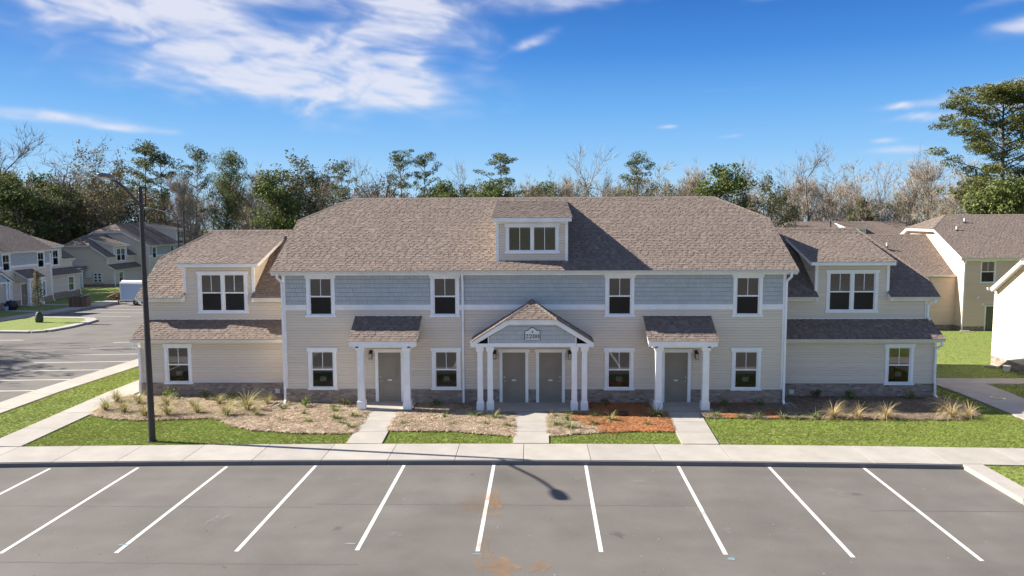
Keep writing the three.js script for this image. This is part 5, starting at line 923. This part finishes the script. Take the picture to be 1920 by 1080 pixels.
const B0 = { h: 13, r: 0.29, topR: 0.25, start: 0.3, kids0: 1.5, kids: 1.25, ratio0: 0.46, ratio: 0.55, tilt: 0.75, wob: 0.28, lift: 0.07, levels: 3, lean: 0.12, bark: BARK[0] };
species.pine = [pine(1, 18, 0.5, 17, 3.5, 0.95, PINE), pine(2, 18, 0.56, 14, 3.1, 0.9, PINE), pine(3, 18, 0.42, 20, 3.4, 0.95, PINE, 0.55)];
species.pineflat = [pine(4, 18, 0.6, 13, 3.4, 1.0, PINE, 0.42, 3), pine(5, 18, 0.68, 11, 3.0, 0.95, PINE, 0.42, 3)];
species.pinedense = [pine(6, 18, 0.3, 40, 3.0, 1.25, MAG.slice(0, 3), 0.8, 4)];
species.bigpine = [pine(9, 24, 0.44, 52, 5.6, 1.15, [[0.10, 0.115, 0.03], [0.15, 0.16, 0.04], [0.21, 0.21, 0.06], [0.06, 0.075, 0.025]], 0.46, 5, 0.42, 115)];
species.bare = [bare(21, { ...B0, bark: BARK[0] }, 5, 0.9, [0.25, 0.22, 0.19]), bare(22, { ...B0, kids0: 1.2, tilt: 0.55, lift: 0.12, bark: BARK[1] }, 5, 1.0, [0.30, 0.265, 0.23]), bare(23, { ...B0, wob: 0.42, start: 0.4, bark: BARK[2] }, 5, 0.9, [0.22, 0.19, 0.16])];
species.fine = [bare(24, { ...B0, kids0: 1.9, kids: 1.6, start: 0.22, tilt: 0.6, lift: 0.12, bark: BARK[1] }, 13, 1.0, [0.36, 0.305, 0.24]), bare(25, { ...B0, kids0: 1.8, kids: 1.6, start: 0.3, tilt: 0.85, ratio0: 0.55, bark: BARK[1] }, 13, 0.95, [0.34, 0.28, 0.215])];
species.oak = [leafy(31, { ...B0, kids0: 1.8, start: 0.2, bark: BARK[0] }, 0.75, 15, 0.36, OAK, 0.9), leafy(32, { ...B0, kids0: 1.6, start: 0.25, tilt: 0.65, bark: BARK[2] }, 0.8, 15, 0.36, OAK, 0.85)];
species.moss = [leafy(33, { ...B0, kids0: 1.9, kids: 1.4, start: 0.15, bark: BARK[2] }, 0.85, 15, 0.36, MOSS, 0.9, 1.1), leafy(34, { ...B0, kids0: 1.8, start: 0.12, tilt: 0.9, bark: BARK[0] }, 0.95, 18, 0.38, MOSS, 0.85, 1.2)];
species.rusty = [leafy(35, { ...B0, kids0: 1.2, start: 0.5, wob: 0.4, r: 0.36, topR: 0.6, bark: BARK[2] }, 0.6, 8, 0.3, RUSTY, 0.6, 1.2)];
species.magnolia = [leafy(36, { ...B0, h: 10, kids0: 3.2, kids: 1.6, start: 0.08, ratio0: 0.42, tilt: 0.9, bark: BARK[2] }, 0.85, 24, 0.40, MAG, 1, 0.8)];
species.evergreen = [leafy(37, { ...B0, h: 12, kids0: 2.6, kids: 1.4, start: 0.12, ratio0: 0.36, tilt: 0.85, bark: BARK[2] }, 0.8, 20, 0.38, MAG.slice(0, 3), 0.95, 0.8)];
function plant(kind, variant, x, z, H, turn, label, group, wide = 1) {
  const s = species[kind][variant % species[kind].length], g = thing({ pine: 'pine_tree', pineflat: 'pine_tree', pinedense: 'pine_tree', bigpine: 'pine_tree', bare: 'bare_tree', fine: 'bare_tree', oak: 'oak_tree', moss: 'mossy_tree', rusty: 'dead_tree', magnolia: 'magnolia_tree', evergreen: 'evergreen_tree' }[kind], label, 'tree', [x, gy(z) - 0.1, z], turn, group), k = H / s.H;
  g.scale.set(k * wide, k, k * wide); part(s.names[0], s.trunk, s.mats[0], g); part(s.names[1], s.crown, s.mats[1], g); return g;
}
// pixel of the treetop, depth plane, kind: where it stands and how tall it is follow
function standing(px, py, z, kind, variant, label, group, wide, turn = px * 0.7) { const t = at(px, py, z), f = at(px, 410, z); return plant(kind, variant, f.x, z, t.y - gy(z) + 0.1, turn, label, group, wide); }
const T = [
  [18, 235, -78, 'bare', 2, 'gnarled bare tree topping the wood at the far left', 1.1], [95, 252, -82, 'bare', 0, 'bare tree with spread crown left of the street lamp head', 1.25], [190, 270, -84, 'moss', 0, 'brown-leaved tree just above the lamp head', 0.8], [262, 279, -92, 'pine', 0, 'tall pine directly above the near lamp pole', 1.15], [312, 296, -92, 'pine', 1, 'pine with a slanting top right of the lamp pole', 1], [368, 287, -96, 'pine', 2, 'narrow pine left of the dense dark pine', 0.75], [418, 297, -92, 'pinedense', 0, 'dense dark green pine left of the main roof', 0.85],
  [345, 318, -90, 'fine', 0, 'grey twiggy tree between the pines on the left', 0.9], [478, 325, -96, 'fine', 1, 'pale twiggy bare tree just left of the loose evergreen', 0.9], [558, 282, -92, 'oak', 0, 'big loose-leaved tree left of the main roof ridge', 1.15], [598, 300, -90, 'oak', 1, 'loose-leaved tree at the left hip of the main roof', 0.9], [530, 318, -88, 'evergreen', 0, 'round dark evergreen under the loose-leaved trees', 0.9],
  [642, 313, -96, 'pineflat', 0, 'small ragged pine just right of the left roof hip', 0.75], [662, 297, -98, 'bare', 1, 'bare tree leaning over the broken trunk', 0.9], [690, 306, -88, 'rusty', 0, 'broken-topped trunk with rusty leaves behind the ridge', 0.8], [722, 318, -92, 'rusty', 0, 'rusty-leaved tree right of the broken trunk', 0.6], [752, 297, -98, 'pineflat', 1, 'left one of two tall pines left of the centre dormer', 0.9], [792, 297, -98, 'pine', 1, 'right one of two tall pines left of the centre dormer', 0.85], [822, 335, -90, 'evergreen', 0, 'dark bushy evergreen right of the two tall pines', 0.8], [858, 306, -95, 'bare', 1, 'slim pale bare tree left of the centre dormer', 0.75],
  [942, 299, -98, 'pineflat', 0, 'flat-topped pine above the centre dormer', 1.05], [918, 335, -90, 'evergreen', 0, 'rounded green tree under the flat-topped pine', 0.9], [975, 345, -90, 'rusty', 0, 'low orange-brown tree right of the flat-topped pine', 0.8], [1016, 318, -94, 'bare', 0, 'small bare tree right of the centre dormer', 0.6], [1112, 278, -92, 'bare', 1, 'tallest bare tree right of the centre dormer', 1.05], [1068, 325, -94, 'fine', 0, 'tan twiggy tree left of the tallest bare tree', 1], [1150, 318, -92, 'bare', 2, 'thin dark bare tree right of the tallest bare tree', 0.6],
  [1204, 300, -94, 'pine', 2, 'broad green pine above the right half of the roof', 1], [1180, 330, -90, 'moss', 1, 'brownish bushy tree at the foot of the broad pine', 0.7], [1268, 308, -92, 'fine', 1, 'tan domed bare tree right of the broad pine', 1.1], [1290, 306, -96, 'fine', 0, 'second tan twiggy tree, behind the domed one', 0.8], [1332, 305, -88, 'evergreen', 0, 'dense dark evergreen above the right roof hip', 1.05], [1400, 297, -96, 'bare', 1, 'very slim bare tree right of the dense evergreen', 0.55], [1385, 330, -88, 'oak', 0, 'loose small-leaved tree by the slim bare tree', 0.7], [1428, 310, -92, 'oak', 1, 'loose green tree at the right end of the main roof', 0.85], [1455, 320, -102, 'bare', 0, 'bare tree between the main roof and the right wing', 0.7],
  [1516, 268, -102, 'bare', 2, 'tall dark bare tree above the right wing', 0.85], [1562, 297, -102, 'bare', 0, 'dark forked bare tree above the right wing ridge', 0.75], [1615, 303, -102, 'fine', 1, 'wide pale bare tree left of the mossy roof', 1.15], [1660, 304, -102, 'bare', 1, 'spreading bare tree with tall forks over the far roof', 0.9], [1712, 293, -102, 'fine', 0, 'large pale domed bare tree left of the big pine', 1.2], [1752, 285, -92, 'bare', 2, 'crooked bare tree touching the big pine', 0.8], [1790, 300, -92, 'fine', 1, 'tangled tan tree under the big pine', 1.1],
  [1884, 179, -62, 'bigpine', 0, 'huge layered pine towering at the right edge', 1.15], [1890, 332, -56, 'magnolia', 0, 'glossy broad magnolia behind the ridge at the right edge', 1.0],
  [1612, 368, -104, 'evergreen', 0, 'bushy evergreen just above the farthest roof', 0.7], [1738, 352, -102, 'oak', 0, 'green bushy tree left of the white gable roof', 0.7], [1465, 350, -103, 'oak', 1, 'leafy tree right behind the right roof hip', 0.8],
];
for (const [px, py, z, kind, v, label, wide] of T) standing(px, py, z, kind, v, label, undefined, wide);
{ // leafy trees that fill the wood: nothing tells them apart
  const r = rngOf(500), fill = (n, x0, x1, z0, z1, h0, h1, kinds, label, group) => { for (let i = 0; i < n; i++) { const k = kinds[r() * kinds.length | 0]; plant(k, r() * 3 | 0, lerp(x0, x1, (i + r()) / n), lerp(z0, z1, r()), lerp(h0, h1, r()), r() * 6.28, label, group, 0.9 + r() * 0.3); } };
  fill(15, -112, -70, -88, -74, 13.5, 16.8, ['moss', 'moss', 'oak', 'moss', 'evergreen'], 'brown-green leafy tree of the dense wood behind the shaded left blocks', 'trees of the dense left wood');
  fill(14, -104, -66, -104, -92, 15, 18, ['moss', 'oak', 'fine', 'moss'], 'brownish tree in the depth of the left wood', 'trees in the depth of the left wood');
  fill(18, -72, -26, -116, -106, 14.5, 18.5, ['moss', 'fine', 'fine', 'oak', 'bare'], 'twiggy tree of the wood between the far left block and the main roof', 'trees between the far left block and the main roof');
  fill(26, -28, 30, -118, -106, 14.0, 17.2, ['fine', 'moss', 'fine', 'oak', 'evergreen'], 'tree low in the wood behind the main roof', 'trees low behind the main roof');
  fill(30, 28, 112, -126, -104, 13, 17.5, ['fine', 'oak', 'fine', 'moss', 'fine', 'evergreen'], 'pale tree low in the wood behind the right-hand roofs', 'trees low behind the right-hand roofs');
  { const z = (i) => -16 - i * 5.2; for (let i = 0; i < 19; i++) plant(['moss', 'moss', 'oak', 'moss', 'evergreen'][i % 5], i, -69.5 - (i % 3) * 3.2 - r() * 2, z(i), 14.5 + r() * 3, r() * 6.28, 'tall leafy tree standing close behind the shaded left blocks, throwing shade over them', 'shade trees behind the left blocks', 1.2); }
  // trees left of the frame whose shadows streak the far lot
  fill(10, -59, -53, -20.5, -2, 17, 21.5, ['pine', 'bare', 'oak', 'pine'], 'tree beyond the left edge that shades the far lot', 'trees beyond the left edge');
}
{ // undergrowth: a tangle nobody could count
  const r = rngOf(610), m = new MB(); leafBall(m, r, 0, 0, 0, 1, 0.8, 1, 46, 0.42, [[1, 1, 1]], 0.5); for (let i = 0; i < 7; i++) m.tube(V((r() - 0.5) * 1.2, -1, (r() - 0.5) * 1.2), V((r() - 0.5) * 1.8, 0.9, (r() - 0.5) * 1.8), 0.022, 0.012, 3, [1.5, 1.3, 1.1]);
  const geo = m.geo(), spots = [], put = (n, x0, x1, z0, z1, h, cols) => { for (let i = 0; i < n; i++) { const x = lerp(x0, x1, r()), z = lerp(z0, z1, r()), c = cols[r() * cols.length | 0], k = 0.7 + r() * 0.6, s = 0.7 + r() * 0.6; spots.push([x, gy(z) + 0.4 + r() * h * (0.6 + 0.4 * Math.sin(x * 0.33 + z)), z, r() * 6.28, [s, s, s], mul(c, k)]); } };
  put(900, -82, -64.5, -70, -14, 9, MOSS); put(1300, -100, -20, -118, -103, 6.5, [...MOSS, ...OAK]); put(800, -20, 40, -122, -106, 5.5, [...OAK, ...MOSS, [0.2, 0.16, 0.11]]); put(1000, 40, 125, -130, -108, 5, [...OAK, ...MAG, [0.2, 0.16, 0.11]]);
  scatter('undergrowth', geo, M.leaf, spots);
}
{ // the young tree on the island with its watering bag
  const g = thing('young_tree', 'slim young conifer on the far island, brown-topped', 'tree', [-40.7, gy(-30.4) - 0.05, -30.4]), r = rngOf(8), m = new MB(), w = new MB();
  w.tube(V(0, 0, 0), V(0.03, 4.3, 0), 0.05, 0.012, 7, [0.16, 0.12, 0.09]);
  for (let i = 0; i < 95; i++) { const t = Math.pow(i / 95, 0.85), y = 1.45 + t * 2.75, R = 0.62 * Math.pow(1 - t, 0.75) + 0.05, a = i * 2.4, d = R * (0.45 + r() * 0.55), x = Math.cos(a) * d, z = Math.sin(a) * d; w.tube(V(0, y - 0.1, 0), V(x, y + 0.1, z), 0.012, 0.005, 3, [0.16, 0.12, 0.09]); leafBall(m, r, x * 0.8, y + 0.05, z * 0.8, 0.17, 0.13, 0.17, 15, 0.13, t > 0.55 ? [[0.22, 0.17, 0.09], [0.15, 0.14, 0.07], [0.28, 0.23, 0.13]] : [[0.06, 0.085, 0.045], [0.09, 0.11, 0.06], [0.14, 0.13, 0.07]], 0.4); }
  w.build('trunk', M.bark, g); m.build('crown', M.leaf, g);
  const b = thing('watering_bag', 'dark green watering bag wrapped round the young island tree', 'watering bag', [-40.7, gy(-30.4) - 0.05, -30.4]);
  part('bag', new THREE.LatheGeometry([[0.07, 0], [0.24, 0.0], [0.3, 0.12], [0.31, 0.35], [0.26, 0.65], [0.16, 0.84], [0.07, 0.88]].map((q) => new THREE.Vector2(...q)), 18), M.bag, b); part('strap', new THREE.TorusGeometry(0.2, 0.02, 6, 20).rotateX(Math.PI / 2).translate(0, 0.78, 0), M.black, b);
}
shadows(scene);
renderer.render(scene, camera);
